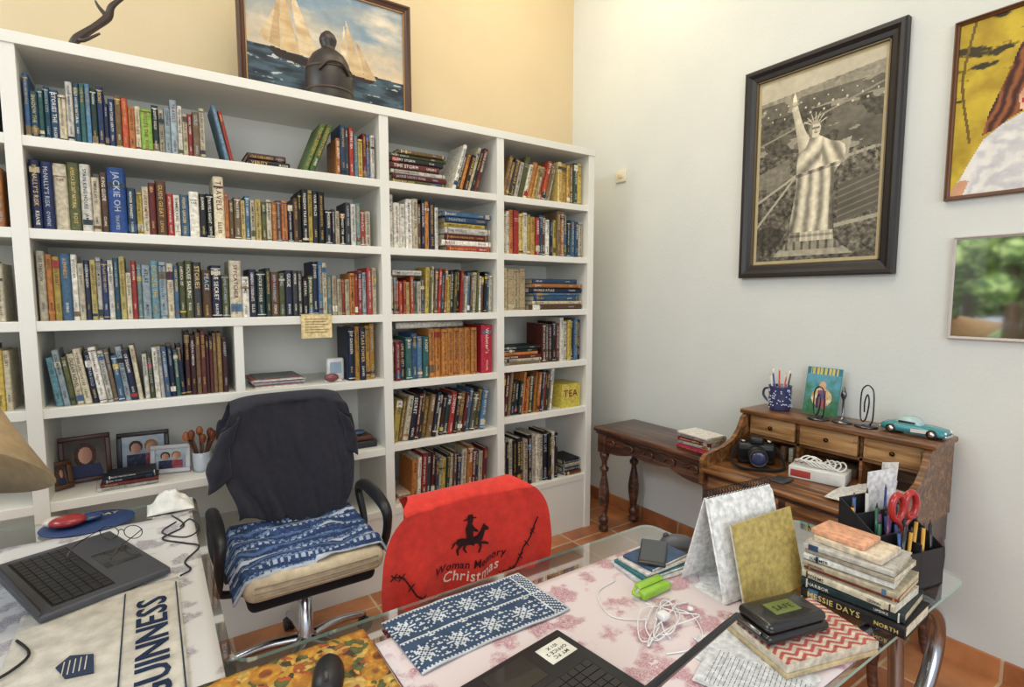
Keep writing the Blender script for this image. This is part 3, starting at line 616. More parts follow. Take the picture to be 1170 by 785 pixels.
mb.obj('pen_mug')
def art_card(x,y):
    n=N2(x*6,y*6,3)
    if el(x,y,.5,.62,.1,.09): return C((220,170,140))
    if inp([(.34,.12),(.66,.12),(.62,.52),(.38,.52)],x,y): return C(lerp((190,90,84),(60,90,150),n+.5))
    if el(x,y,.5,.36,.3,.2): return C(lerp((230,220,200),(200,150,60),n+.5))
    if y>.86: return C((206,190,110) if abs(x-.5)<.4 and int(x*26)%3 else (60,120,140))
    return C(lerp((60,110,60),(96,160,180),y*1.3+n*.5))
mb=MB(); M=FR((2.62,1.27,TZ),(0,-1,0),(.18,0,1)); mb.box((-.08,0,0),(.08,.225,.003),c(70,140,150),'gloss',M); mb.grid(lambda a,b:((a-.5)*.156,.002+b*.221,.0035),40,56,art_card,'print',M,False)
mb.box((-.01,-.0,-.02),(.01,.002,0),c(200,200,200),'matte',M); mb.obj('greeting_card')
def clip(x,y,h,s=1):
    mb=MB(); w=.022*s; mb.lathe([(.045,0),(.045,.006),(.03,.01),(.006,.012)],c(90,90,98),'metal',TR(x,y,TZ))
    mb.tube([(x,y-w*.5,TZ+.01),(x,y-w,h*.2+TZ),(x,y-w,TZ+h*.8),(x,y-w*.4,TZ+h*.98),(x,y+w*.4,TZ+h*.98),(x,y+w,TZ+h*.8),(x,y+w,TZ+h*.25),(x,y+w*.5,TZ+h*.12),(x,y,TZ+h*.25),(x,y-w*.3,TZ+h*.6),(x,y,TZ+h*.78),(x,y+w*.4,TZ+h*.6),(x,y+w*.4,TZ+h*.35)],.003,c(80,80,88),'metal',sub=5); mb.obj('paperclip_memo_holder')
clip(2.52,1.225,.15); clip(2.54,1.035,.18,1.1)
mb=MB(); mb.lathe([(.04,0),(.04,.006),(.02,.012),(.005,.03),(.004,.1),(.012,.12),(.012,.13),(.003,.16)],c(110,110,116),'metal',TR(2.54,1.13,TZ)); mb.obj('bill_spike')
mb=MB(); T=TR(2.565,.865,TZ+.0005,-pi/2); cy=c(56,140,150)
def ring(x,hw,z0,z1,ins=.75): return [(x,-hw,z0),(x,-hw,z0+(z1-z0)*.6),(x,-hw*ins,z1),(x,0,z1+.001),(x,hw*ins,z1),(x,hw,z0+(z1-z0)*.6),(x,hw,z0),(x,0,z0-.001)]
mb.loft([ring(x,hw,a,b_) for x,hw,a,b_ in [(-.112,.03,.02,.03),(-.107,.042,.014,.037),(-.08,.046,.012,.044),(-.03,.046,.012,.044),(.02,.045,.012,.043),(.06,.046,.012,.041),(.10,.044,.012,.036),(.112,.036,.016,.03)]],cy,'gloss',T)
mb.loft([ring(x,hw,a,b_,.8) for x,hw,a,b_ in [(-.062,.03,.04,.044),(-.05,.034,.04,.066),(-.015,.034,.04,.07),(.012,.034,.04,.064),(.028,.03,.038,.044)]],c(170,200,200),'gloss',T)
mb.loft([ring(x,hw,a,b_,.8) for x,hw,a,b_ in [(-.048,.0345,.046,.06),(.01,.0345,.046,.06)]],c(40,50,60),'gloss',T)
for s in(-1,1):
    mb.prism([(.0,.016),(.085,.02),(.075,.034),(.0,.03)],0,.001,c(215,215,210),'gloss',T@FR((0,.0462*s,0),(1,0,0),(0,0,1)))
    for x in(-.07,.07): 
        mb.lathe([(.006,-.006),(.018,-.006),(.019,0),(.018,.006),(.006,.006)],c(24,24,26),'satin',T@TR(x,.043*s,.0185,0,pi/2),16); mb.lathe([(.011,-.008),(.011,.008)],c(220,220,225),'metal',T@TR(x,.043*s,.0185,0,pi/2),12)
    mb.ell((.110,.028*s,.027),(.004,.007,.006),c(250,250,240),'gloss',T,8,5); mb.ell((-.111,.03*s,.028),(.003,.006,.004),c(190,30,30),'gloss',T,8,5)
mb.tube([(.113,-.04,.016),(.118,0,.016),(.113,.04,.016)],.004,c(220,220,225),'metal',T,sub=4); mb.tube([(-.113,-.04,.018),(-.118,0,.018),(-.113,.04,.018)],.004,c(220,220,225),'metal',T,sub=4)
mb.obj('toy_car')
mb=MB(); T=TR(2.385,1.44,.7015,-.9)@Matrix.Scale(1.25,4); bk=c(30,30,32)
mb.rbox((-.065,-.02,0),(.065,.025,.08),.01,bk,'satin',T); mb.rbox((-.062,-.021,.012),(.062,.026,.06),.006,c(18,18,19),'cloth',T); mb.rbox((-.024,-.026,.076),(.024,.02,.106),.008,bk,'satin',T)
mb.lathe([(.034,0),(.034,.03),(.031,.032),(.031,.055),(.033,.058),(.033,.068),(.028,.068),(.024,.06)],c(36,36,38),'satin',T@TR(0,-.02,.04,0,pi/2),24); mb.ell((0,-.084,.04),(.026,.006,.026),c(50,56,90),'gloss',T)
mb.lathe([(.011,0),(.011,.012)],c(150,150,154),'metal',T@TR(.045,0,.08)); mb.lathe([(.012,0),(.012,.008)],c(150,150,154),'metal',T@TR(-.045,0,.08)); 
mb.tube([(.066,0,.065),(.085,-.02,.04),(.09,-.06,.008),(.06,-.10,.006),(.02,-.11,.006),(-.06,-.10,.006),(-.09,-.04,.02),(-.067,0,.065)],.005,c(22,22,24),'cloth',T,sub=6)
mb.obj('slr_camera')
mb=MB(); M=TR(2.40,1.15,.701,-1.35); mb.rbox((-.11,-.06,0),(.11,.06,.055),.005,c(216,216,212),'gloss',M); mb.rbox((-.1,-.0605,.01),(-.02,-.06,.04),.0002,c(170,60,50),'matte',M)
for k in range(6):
    o=k*.9; mb.tube([(-.05+.05*cos(o+j*.9)+.02*k,.04*sin(o+j*.9),.06+.012*((j+k)%3)) for j in range(7)],.0035,c(226,226,222),'gloss',M,sub=5)
mb.obj('box_with_cables')
mb=MB()
for i,(x,y,r_) in enumerate([(2.40,.93,.3),(2.34,.90,.9),(2.42,.94,-.2),(2.28,.96,.1)]):
    M=TR(x,y,.7015+.0025*i,r_); mb.grid(lambda a,b,M=M:(M@Vector(((a-.5)*.2,(b-.5)*.14,.003*(1+sin(a*4)*b)))),8,6,c(220,220,216),'book')
mb.obj('loose_papers')
mb=MB()
for i,(y,cc) in enumerate([(1.38,(130,100,76)),(1.34,(200,190,170))]): mb.rbox((2.53,y,.701),(2.64,y+.02,.77),.002,c(*cc),'book')
mb.rbox((2.54,1.06,.701),(2.64,1.2,.74),.003,c(110,90,72),'book'); mb.rbox((2.2,1.2,.701),(2.29,1.27,.708),.003,c(60,60,64),'satin'); mb.obj('desk_oddments')
# ------------------------------------------------------------ glass desk
GZ=.75
def rounded(pts,r,n_=6):
    out=[];k=len(pts)
    for i in range(k):
        p=Vector(pts[i]);a=Vector(pts[i-1]);b_=Vector(pts[(i+1)%k]); u=(a-p).normalized();v=(b_-p).normalized(); rr=min(r,(a-p).length*.4,(b_-p).length*.4)
        for j in range(n_+1):
            t=j/n_; q=(p+u*rr)*(1-t)**2+p*2*t*(1-t)+(p+v*rr)*t*t; out.append((q.x,q.y))
    return out
desk=empty('glass_desk'); OUT=[(-.95,2.30),(-.95,.46),(1.78,.46),(1.78,.93),(1.34,.95),(1.34,1.18),(.11,1.18),(.11,2.30)]
ed=rounded(OUT,.05)
g=MB(); g.poly(ed[::-1],GZ,c(200,220,210),'glass_top'); g.obj('glass_top',desk)
g=MB(); k_=len(ed); g.add([(x,y,GZ) for x,y in ed]+[(x,y,GZ-.008) for x,y in ed],[(i,(i+1)%k_,k_+(i+1)%k_,k_+i) for i in range(k_)],c(150,186,172),'gloss'); g.obj('polished_edge',desk)
g=MB(); st_=c(170,172,178)
for x,y in [(-.85,2.2),(-.85,.56),(0,2.2),(.03,.6),(1.25,1.08),(1.25,.58)]:
    g.tube([(x,y,0),(x,y,GZ-.012)],.022,st_,'metal',seg=14); g.lathe([(.04,0),(.04,.012),(.024,.014)],st_,'metal',TR(x,y,0)); g.lathe([(.045,GZ-.01),(.045,GZ-.0025)],st_,'metal',TR(x,y,0))
g.tube([(-.85,.56,.66),(.03,.6,.66),(1.25,.58,.66),(1.62,.56,.66),(1.70,.62,.66),(1.66,.80,.66),(1.25,.88,.66)],.016,st_,'metal',sub=5,seg=12)
g.tube([(1.70,.62,.66),(1.74,.60,.50),(1.72,.58,.2),(1.70,.56,.02)],.020,st_,'metal',sub=5,seg=12); g.tube([(1.42,.52,.70),(1.55,.54,.722),(1.66,.50,.69),(1.72,.50,.58),(1.64,.50,.45),(1.50,.5,.42),(1.36,.5,.46)],.020,st_,'metal',sub=6,seg=12)
g.tube([(1.7,.66,.66),(1.7,.66,.735)],.018,st_,'metal')
g.obj('steel_frame',desk)
def flat(name,x0,x1,y0,y1,z,mat,nu=30,nv=30,amp=.0015,col=W,seed=0,rot=0):
    mb=MB(); mx,my=(x0+x1)/2,(y0+y1)/2; w,h=x1-x0,y1-y0
    M=TR(mx,my,z,rot)
    mb.grid(lambda a,b:M@Vector(((a-.5)*w,(b-.5)*h,amp+amp*noise.noise(Vector((a*w*12+seed,b*h*12,seed))))),nu,nv,col,mat)
    return mb.obj(name,mods=[('SOLIDIFY',{'thickness':.0014,'offset':0})])
flat('toile_table_mat',.37,1.22,.47,1.075,GZ+.001,'toile_pink')
flat('toile_runner',-.7,.09,1.02,2.12,GZ+.001,'toile_grey')
flat('floral_placemat',.02,.365,.72,1.14,GZ+.002,'floral_print')
SN=["X.....X.....X","..X...X...X..","...X.XXX.X...","X..XX.X.XX..X",".X.XXX.XXX.X.","....X.X.X....","XXXX.XXX.XXXX","....X.X.X....",".X.XXX.XXX.X.","X..XX.X.XX..X","...X.XXX.X...","..X...X...X..","X.....X.....X"]
def nord(a,b):
    i=int(a*82); j=int(b*44)
    n1=c(62,80,106); n2=c(198,204,210)
    if j in (0,1,21,22,42,43): return n2 if j in(0,22,43) or (i%2) else n1
    if i>=74: return n2 if (i+j)%3==0 or i in(74,81) else n1
    x=i%18; y=(j-4 if j<21 else j-26)
    if 0<=y<13 and x<13: return n2 if SN[y][x]=='X' else n1
    if x==15: return n2 if y%4<2 else n1
    if x in(14,16) and y%4==0: return n2
    return n1
mb=MB(); M=TR(.60,1.035,GZ+.005,.04)
mb.grid(lambda a,b:M@Vector(((a-.5)*.385,(b-.5)*.205+.006*sin(a*5),.003+.004*noise.noise(Vector((a*5,b*3,0))))),82,44,nord,'knit'); mb.obj('nordic_table_runner',mods=[('SOLIDIFY',{'thickness':.003,'offset':0})])
mb=MB(); M=TR(-.125,1.30,GZ+.005)
mb.grid(lambda a,b:M@Vector(((a-.5)*.31,(b-.5)*.66,.003+.0015*noise.noise(Vector((a*5,b*9,3))))),30,50,c(200,196,186),'knit')
ink=c(40,52,78); K=FR((-.0,1.13,GZ+.0115),(0,1,0),(-1,0,0)); text(mb,'GUINNESS',K,.085,ink,.47,mat='knit')
for dx in (.022,-.085): mb.box((dx-.0,1.0,GZ+.0105),(dx+.003,1.6,GZ+.0112),ink,'cloth')
hx,hy=-.16,1.33
mb.poly([(hx+.035,hy-.04),(hx+.03,hy+.03),(hx-.01,hy+.05),(hx-.03,hy+.02),(hx-.01,hy-.03)],GZ+.0112,ink,'cloth')
for k in range(5): mb.box((hx-.018+k*.009,hy-.02,GZ+.0114),(hx-.016+k*.009,hy+.03,GZ+.0118),c(206,202,192),'cloth')
mb.obj('bar_towel',mods=[('SOLIDIFY',{'thickness':.002,'offset':-1})])
# ------------------------------------------------------------ laptops
def laptop(name,M,w,d,ang,body,sticker=None,sh=None):
    e=empty(name); mb=MB(); mb.rbox((0,0,.002),(w,d,.02),.004,body,'satin',M)
    for x in(.03,w-.03):
        for y in(.03,d-.03): mb.lathe([(.008,0),(.008,.003)],c(20,20,20),'matte',M@TR(x,y,0),8)
    kx0,kx1,ky0,ky1=.03,w-.03,d*.44,d-.035
    mb.box((kx0-.004,ky0-.004,.0195),(kx1+.004,ky1+.004,.0205),c(16,16,18),'matte',M)
    nc=15;nr=6;kw=(kx1-kx0)/nc;kh=(ky1-ky0)/nr
    for r_ in range(nr):
        q=0
        while q<nc:
            k=1
            if r_==0 and q==4: k=6
            if q==0 and r_ in(1,2): k=2
            k=min(k,nc-q); mb.box((kx0+q*kw+.001,ky0+r_*kh+.001,.0205),(kx0+(q+k)*kw-.001,ky0+(r_+1)*kh-.001,.0225),c(34,34,38),'satin',M); q+=k
    mb.box((w*.33,.015,.0200),(w*.62,d*.36,.0206),c(30,30,34),'gloss',M)
    if sticker:
        sx,sy=sticker; mb.rbox((sx-.036,sy-.026,.0202),(sx+.036,sy+.026,.0209),.0003,c(226,226,216),'matte',M)
        for i,s in enumerate(['MY PC','OFFICE 2','101 X']): text(mb,s,M@TR(sx,sy+.010-i*.014,.0213),.013,c(60,60,60),.06,True)
    mb.obj('base',e)
    L=M@Matrix.Translation((0,d-.006,.02))@Matrix.Rotation(ang-pi/2,4,'X')
    lb=MB(); sh=sh or d; lb.rbox((0,-.003,.002),(w,.006,sh),.003,body,'satin',L); lb.box((.012,-.0036,.016),(w-.012,-.003,sh-.012),c(20,24,34),'gloss',L)
    lb.tube([(.03,0,0),(w-.03,0,0)],.006,c(30,30,30),'satin',L); lb.obj('screen',e)
    return e
def LID(a): return pi-a
laptop('laptop',FR((.015,1.655,GZ+.0085),(-.37,.93,0),(-.93,-.37,0)),.40,.275,LID(math.radians(115)),c(70,72,78))
laptop('laptop',FR((.708,.872,GZ+.0045),(-.991,-.13,0),(.13,-.991,0)),.36,.25,LID(math.radians(125)),c(28,28,32),(.055,.05),.27)
def mouse(name,M,col):
    mb=MB(); rings=[]
    for i in range(9):
        t=i/8; wy=.03*math.sqrt(max(.02,1-(2*t-1)**4)); hz=.032*math.sqrt(max(.02,1-abs(2*t-.9)**2.2/1.3))
        rings.append([((t-.5)*.1,wy*cos(a),max(0,hz*sin(a))) for a in [k*pi/10 for k in range(11)]]+[((t-.5)*.1,0,0)])
    mb.loft(rings,col,'satin',M); mb.lathe([(.008,-.004),(.009,0),(.008,.004)],c(70,70,74),'satin',M@TR(.03,0,.028,0,pi/2),12); mb.tube([(.05,0,.006),(.08,.01,.004),(.11,.05,.004),(.12,.10,.004)],.002,c(20,20,20),'satin',M,sub=5); mb.obj(name)
mouse('computer_mouse',TR(.255,1.02,GZ+.006,-1.9),c(26,26,30)); mouse('computer_mouse',TR(1.285,1.02,GZ+.002,2.4),c(80,84,90))
# ------------------------------------------------------------ items, left desk
mb=MB(); mb.lathe([(.1,0),(.102,.004),(.1,.006)],c(38,60,104),'satin',TR(-.2,2.2,GZ+.0035)@Matrix.Scale(1.25,4,(1,0,0)),30); text(mb,'HAPPY DAY',TR(-.2,2.24,GZ+.0105),.03,c(210,200,140),.16,True)
mb.obj('mouse_pad')
mb=MB(); T=TR(-.25,2.19,GZ+.011)
mb.ell((0,0,.018),(.05,.04,.018),c(150,40,44),'gloss',T); mb.ell((.05,.02,.012),(.04,.03,.012),c(40,60,104),'gloss',T); mb.ell((-.04,.03,.014),(.03,.03,.014),c(200,190,180),'gloss',T); mb.obj('pin_cushion')
def glasses(name,M,col):
    mb=MB()
    for s in(-1,1):
        mb.tube([(s*.034+.026*cos(a),0,.022+.02*sin(a)) for a in [k*pi/6 for k in range(12)]],.0013,col,'metal',M,sub=2,closed=True)
        mb.tube([(s*.06,0,.03),(s*.064,.05,.029),(s*.062,.11,.024),(s*.058,.135,.004)],.0014,col,'metal',M,sub=3)
    mb.tube([(-.009,0,.026),(0,0,.031),(.009,0,.026)],.0014,col,'metal',M,sub=3); mb.obj(name)
glasses('eyeglasses',TR(-.1,1.92,GZ+.0325,2.6),c(90,84,76))
mb=MB()
mb.grid(lambda a,b:Vector((.03+(a-.5)*.14,2.22+(b-.5)*.12,GZ+.004+.055*max(0,sin(a*pi)*sin(b*pi))*(1+.5*noise.noise(Vector((a*6,b*6,1)))))),18,18,c(220,220,214),'cloth'); mb.obj('crumpled_tissue',mods=[('SOLIDIFY',{'thickness':.002})])
mb=MB()
mb.tube([(.03,2.12,GZ+.006),(.06,2.0,GZ+.006),(-.0,1.93,GZ+.006),(.05,1.86,GZ+.006),(.09,1.8,GZ+.008),(.05,1.72,GZ+.007),(.06,1.66,GZ+.007),(.035,1.62,GZ+.014)],.0025,c(30,30,32),'satin',sub=8)
mb.tube([(.05,2.0,GZ+.006),(.08,2.05,GZ+.006),(.1,1.95,GZ+.006),(.06,1.90,GZ+.006),(.0,1.98,GZ+.006),(.04,2.05,GZ+.006)],.0022,c(40,40,42),'satin',sub=8)
mb.tube([(-.27,1.50,GZ+.014),(-.24,1.42,GZ+.014),(-.29,1.36,GZ+.014),(-.36,1.40,GZ+.012)],.003,c(24,24,26),'satin',sub=8)
mb.obj('charging_cable')
mb=MB(); mb.lathe([(.09,0),(.09,.012),(.03,.022),(.012,.03)],c(90,80,66),'metal',TR(-.62,1.83,GZ+.0045)); mb.tube([(-.62,1.83,.775),(-.62,1.83,1.15),(-.58,1.82,1.27),(-.48,1.78,1.31),(-.36,1.70,1.32)],.009,c(110,96,72),'metal',sub=6)
T=FR((-.36,1.70,1.315),(1,-.1,-.30),(.1,1,-.62)); mb.lathe([(.035,.0),(.04,-.005),(.13,-.10),(.235,-.20),(.233,-.202),(.127,-.103),(.036,-.01)],c(172,148,112),'cloth',T,40,cap=False); mb.ell((0,0,-.06),(.03,.03,.04),c(230,225,210),'gloss',T)
mb.obj('desk_lamp')
# ------------------------------------------------------------ items, front desk
mb=MB(); z=GZ+.0045
for i,(cc,w,d) in enumerate([((200,204,206),.19,.13),((50,110,120),.18,.12),((206,202,194),.17,.11),((60,84,116),.15,.10)]):
    M=TR(1.12+.003*i,.965,z,-.14+.06*i); mb.rbox((-w/2,-d/2,0),(w/2,d/2,.008),.001,c(*cc),'book',M); mb.box((-w/2+.002,-d/2-.001,.002),(w/2+.001,d/2-.002,.006),c(226,222,212),'book',M); z+=.009
mb.obj('notebook_stack')
mb=MB(); M=TR(1.12,.965,z+.001,-.9); mb.rbox((-.036,-.072,0),(.036,.072,.009),.003,c(28,28,32),'gloss',M,3); mb.box((-.031,-.06,.009),(.031,.06,.0095),c(50,56,64),'gloss',M); mb.obj('mobile_phone')
mb=MB(); M=TR(1.02,.87,GZ+.005,.0); gr=c(140,186,60)
mb.rbox((-.05,-.012,0),(.05,.012,.02),.005,gr,'gloss',M); mb.rbox((-.045,.008,.018),(.045,.03,.028),.005,gr,'gloss',M); mb.tube([(-.05,0,.01),(-.065,.012,.015),(-.045,.02,.022)],.004,gr,'gloss',M,sub=3); mb.tube([(0,.01,.01),(0,.02,.024)],.008,c(90,140,40),'gloss',M); mb.obj('green_bag_clip')
mb=MB()
for k in range(4):
    pts=[(.95+.075*cos(j*1.1+k)+.03*R.uniform(-1,1),.78+.05*sin(j*1.1+k*1.7)+.02*R.uniform(-1,1),GZ+.008+.004*((j+k)%3)) for j in range(8)]
    mb.tube(pts,.0016,c(226,226,226),'gloss',sub=6)
mb.tube([(1.0,.80,GZ+.008),(1.02,.76,GZ+.006),(.98,.70,GZ+.006),(.92,.68,GZ+.006),(.86,.70,GZ+.006)],.0016,c(226,226,226),'gloss',sub=6)
mb.tube([(.92,.80,GZ+.008),(.86,.86,GZ+.006),(.90,.95,GZ+.006),(.98,.97,GZ+.006)],.0016,c(226,226,226),'gloss',sub=6)
mb.rbox((.93,.765,GZ+.0135),(.955,.79,GZ+.030),.005,c(225,225,225),'gloss'); mb.ell((1.03,.77,GZ+.012),(.008,.008,.006),c(225,225,225),'gloss'); mb.obj('white_earphone_cable')
cal=empty('desk_calendar'); mb=MB(); Mc=TR(1.25,.80,GZ+.0012,-.12); whp=c(240,241,240)
Mf=Mc@FR((0,-.07,0),(1,0,0),(0,.07,.245)); Mb=Mc@FR((0,.07,0),(1,0,0),(0,-.07,.245))
mb.box((-.12,0,0),(.12,.253,.002),whp,'book',Mf); mb.box((-.12,0,-.002),(.12,.253,0),whp,'book',Mb); mb.box((-.12,-.07,0),(.12,.07,.002),whp,'book',Mc)
for k in range(6): mb.box((-.118,.004,.002+.0012*k),(.118,.248-.002*k,.003+.0012*k),c(236,236,234),'book',Mf)
for k in range(22): 
    x=-.112+k*.0107; mb.tube([(x,.010*cos(a),.253+.010*sin(a)) for a in [j*pi/4 for j in range(8)]],.0011,c(60,60,64),'metal',Mc,seg=5,sub=1,closed=True)
mb.obj('easel',cal)
mb=MB(); Mp=TR(1.262,.694,GZ+.0012,-.06)@FR((0,0,0),(1,0,0),(0,.05,.2)); mb.box((-.118,0,0),(.118,.2,.004),c(188,168,100),'book',Mp); mb.box((-.116,.002,-.006),(.116,.198,0),c(220,218,206),'book',Mp); mb.obj('card_backed_pad',cal)
mb=MB(); z=GZ+.0012
for i,(cc,t,w,d,tt) in enumerate([((34,30,32),.03,.22,.155,'MESSIE DAYS'),((40,56,60),.022,.215,.15,'HARBOR'),((200,192,170),.018,.2,.14,'POEMS'),((150,66,50),.010,.2,.14,'NOTES'),((206,192,166),.014,.2,.15,'JOURNAL'),((214,214,208),.016,.19,.14,'SUMMER'),((190,180,160),.012,.19,.14,'WRITERS'),((216,212,204),.014,.19,.14,'X')]):
    Mx=TR(1.325+R.uniform(-.006,.006),.662,z,-1.5+R.uniform(-.05,.05))@Matrix(((0,0,-1,w),(0,1,0,0),(1,0,0,0),(0,0,0,1))); book(mb,Mx,t,w,d,c(*cc),title=tt); z+=t+.0006
mb.rbox((1.345,.50,z),(1.45,.65,z+.016),.002,c(216,200,176),'book'); mb.rbox((1.35,.54,z+.017),(1.44,.66,z+.03),.002,c(222,164,130),'book'); mb.obj('book_stack')
mb=MB(); M=TR(1.13,.565,GZ+.0075,-.28)
def chev(a,b):
    k=int((b*20+abs(((a*6)%1)-.5)*3))%2
    return c(176,84,84) if k else c(206,194,174)
mb.rbox((-.12,-.085,0),(.12,.085,.012),.001,c(196,176,136),'book',M); mb.rbox((-.12,-.085,.013),(.12,.085,.030),.001,c(206,196,176),'book',M); mb.grid(lambda a,b:M@Vector(((a-.5)*.238,(b-.5)*.168,.0306)),60,60,chev,'book'); mb.obj('chevron_notebook')
mb=MB(); M=TR(1.10,.59,GZ+.0395,-.25); mb.rbox((-.085,-.05,0),(.085,.05,.022),.01,c(20,20,22),'gloss',M,3); mb.rbox((-.08,-.047,.020),(.08,.047,.044),.012,c(28,28,30),'gloss',M,3); mb.rbox((-.035,-.02,.043),(.035,.02,.0455),.001,c(100,112,50),'matte',M); text(mb,'SAFE',M@TR(0,-.01,.0458),.022,c(20,20,20),.06,True); mb.tube([(-.086,-.03,.02),(-.086,.03,.02)],.004,c(150,150,150),'metal',M); mb.obj('glasses_case')
mb=MB()
for i,(x,y,r_) in enumerate([(.98,.575,.1),(1.0,.59,-.2),(.94,.55,.35)]):
    M=TR(x,y,GZ+.0042+.001*i,r_); mb.box((-.07,-.1,0),(.07,.1,.0008),c(206,210,214),'book',M)
    if i==2:
        for k in range(22): 
            x0=-.058
            while x0<.05:
                w_=R.uniform(.003,.012); mb.box((x0,-.09+k*.008,.0009),(x0+w_,-.0888+k*.008,.0011),c(80,90,120),'book',M); x0+=w_+.003
mb.obj('handwritten_notes')
mb=MB(); M=TR(1.615,.585,GZ+.0012,-.25); bkk=c(32,32,36)
mb.box((-.09,-.08,0),(.09,.08,.004),bkk,'satin',M)
for y,h in((-.08,.10),(-.025,.13),(.03,.17),(.078,.2)): mb.box((-.09,y,0),(.09,y+.003,h),bkk,'satin',M)
for x in(-.09,.087): mb.prism([(-.08,0),(.081,0),(.081,.2),(-.08,.10)],0,.003,bkk,'satin',M@FR((x,0,0),(0,1,0),(0,0,1)))
mb.box((0,-.08,0),(.003,.03,.12),bkk,'satin',M)
for k in range(26):
    x=R.uniform(-.08,.08); y=R.choice([-.055,0,.05])+R.uniform(-.012,.012); h=R.uniform(.14,.19)+max(0,y)*.8; dx=R.uniform(-.02,.02); cc=c(*R.choice([(30,50,120),(30,30,34),(170,40,40),(210,160,60),(200,200,200),(40,100,76),(110,60,100),(60,90,150)]))
    mb.tube([(x,y,.006),(x+dx,y+.005,h)],.0045,cc,'gloss',M); mb.tube([(x+dx,y+.005,h-.002),(x+dx*1.08,y+.005,h+.014)],[.0035,.0012],c(60,60,60),'satin',M)
for sx in (-.045,.003):
    pts=[(sx+.021*cos(a),-.045,.212+.033*sin(a)) for a in [j*pi/5 for j in range(10)]]; mb.tube(pts,.0085,c(170,34,36),'gloss',M,sub=2,closed=True)
mb.tube([(-.045,-.045,.178),(-.025,-.045,.145),(-.018,-.045,.02)],[.008,.006,.002],c(150,40,40),'gloss',M,sub=3); mb.tube([(.003,-.045,.178),(-.018,-.045,.145),(-.026,-.045,.02)],[.008,.006,.002],c(150,40,40),'gloss',M,sub=3)
for i,(h,cc) in enumerate([(.27,(226,226,226)),(.25,(205,210,220)),(.29,(220,216,208)),(.24,(196,200,214))]): mb.box((-.02+.02*i,.055+.005*i,.006),(.085,.0565+.005*i,h),c(*cc),'book',M@Matrix.Rotation(.05*i,4,'Y'))
mb.obj('pen_organiser')
# ------------------------------------------------------------ chairs
def office_chair(x,y,rz,seat_z,sw,sd,arms,back_w,back_z0,back_z1,back_y,col=c(34,34,38)):
    T=TR(x,y,0,rz); e=empty('office_chair')
    b=MB(); b.rbox((-sw/2,-sd/2,seat_z-.06),(sw/2,sd/2,seat_z),.028,col,'cloth',T,4); b.rbox((-.1,-.1,seat_z-.10),(.1,.1,seat_z-.058),.01,c(30,30,30),'satin',T); b.tube([(.1,0,seat_z-.085),(.24,.02,seat_z-.09),(.28,.02,seat_z-.085)],.006,c(30,30,30),'satin',T); b.obj('seat',e)
    b=MB(); rings=[]
    for i in range(13):
        t=i/12; z=back_z0+(back_z1-back_z0)*t; hw=back_w/2*(.80+.2*sin(pi*min(1,.15+t*.85)))*(1 if 0<i<12 else .85); yy=back_y+.02*t
        rings.append([(hw*cos(a),yy+.025*sin(a)*(1 if 0<i<12 else .5)-.04*(cos(a)**2),z) for a in [k*pi/10 for k in range(20)]])
    b.loft(rings,col,'cloth',T); b.tube([(0,.1,seat_z-.085),(0,back_y+.02,seat_z-.08),(0,back_y+.06,seat_z),(0,back_y+.04,(back_z0+back_z1)/2)],.018,c(24,24,26),'satin',T,sub=5); b.obj('backrest',e)
    if arms:
        b=MB()
        for s in(-1,1):
            w=arms; b.tube([(s*(sw/2-.04),0,seat_z-.07),(s*(w-.005),.0,seat_z-.05),(s*(w+.008),-.08,seat_z+.03),(s*(w+.005),-.13,seat_z+.13),(s*w,-.12,seat_z+.19),(s*w,0,seat_z+.215),(s*w,.15,seat_z+.21),(s*(w),.22,seat_z+.16),(s*(w),.15,seat_z+.04),(s*(w-.04),.08,seat_z-.05)],[.014,.015,.017,.018,.022,.026,.024,.018,.015,.014],c(30,32,36),'satin',T,sub=6,seg=12)
        b.obj('armrests',e)
    b=MB(); ch=c(200,202,208); b.lathe([(.035,.09),(.038,.13),(.028,.15),(.028,.28),(.018,.285),(.018,seat_z-.1)],ch,'metal',T,18)
    for k in range(5):
        a=k*2*pi/5+.35; b.tube([(.02*cos(a),.02*sin(a),.12),(.15*cos(a),.15*sin(a),.115),(.29*cos(a),.29*sin(a),.075)],[.022,.018,.013],ch,'metal',T,sub=4,seg=10)
        cx,cy=.29*cos(a),.29*sin(a); b.tube([(cx,cy,.08),(cx,cy,.045)],.008,c(30,30,30),'satin',T)
        for s in(-1,1): b.lathe([(.01,-.008),(.027,-.008),(.028,0),(.027,.008),(.01,.008)],c(24,24,26),'satin',T@TR(cx-.012*s*sin(a),cy+.012*s*cos(a),.0285,a,pi/2),16)
        b.ell((cx,cy,.05),(.022,.022,.012),c(40,40,42),'satin',T,10,5)
    b.obj('star_base',e); return T
T1=office_chair(.465,2.185,0,.445,.46,.40,.300,.40,.62,1.055,.235)
mb=MB(); mb.rbox((-.25,-.265,.447),(.25,.17,.545),.046,c(204,190,164),'knit',T1,5)
for zz in (.475,.495,.515): mb.tube([(-.215,-.262,zz),(0,-.267,zz),(.215,-.262,zz)],.0035,c(176,160,134),'cloth',T1,sub=4)
mb.obj('seat_cushion')
def bl(a,b):
    x=(a-.5)*.55; y=-.235+b*.42; n_=noise.noise(Vector((a*5,b*5,2))); z=.556+.010*n_+.008*sin(b*34+3*n_+a*3)+.035*max(0,b-.7)
    if b<.1: z-=(.1-b)*.18*(1.6 if a<.5 else .5)
    ex=max(0,abs(a-.5)-.43); z-=ex*1.0
    return T1@Vector((x,y+.02*noise.noise(Vector((a*3,b,1))),z))
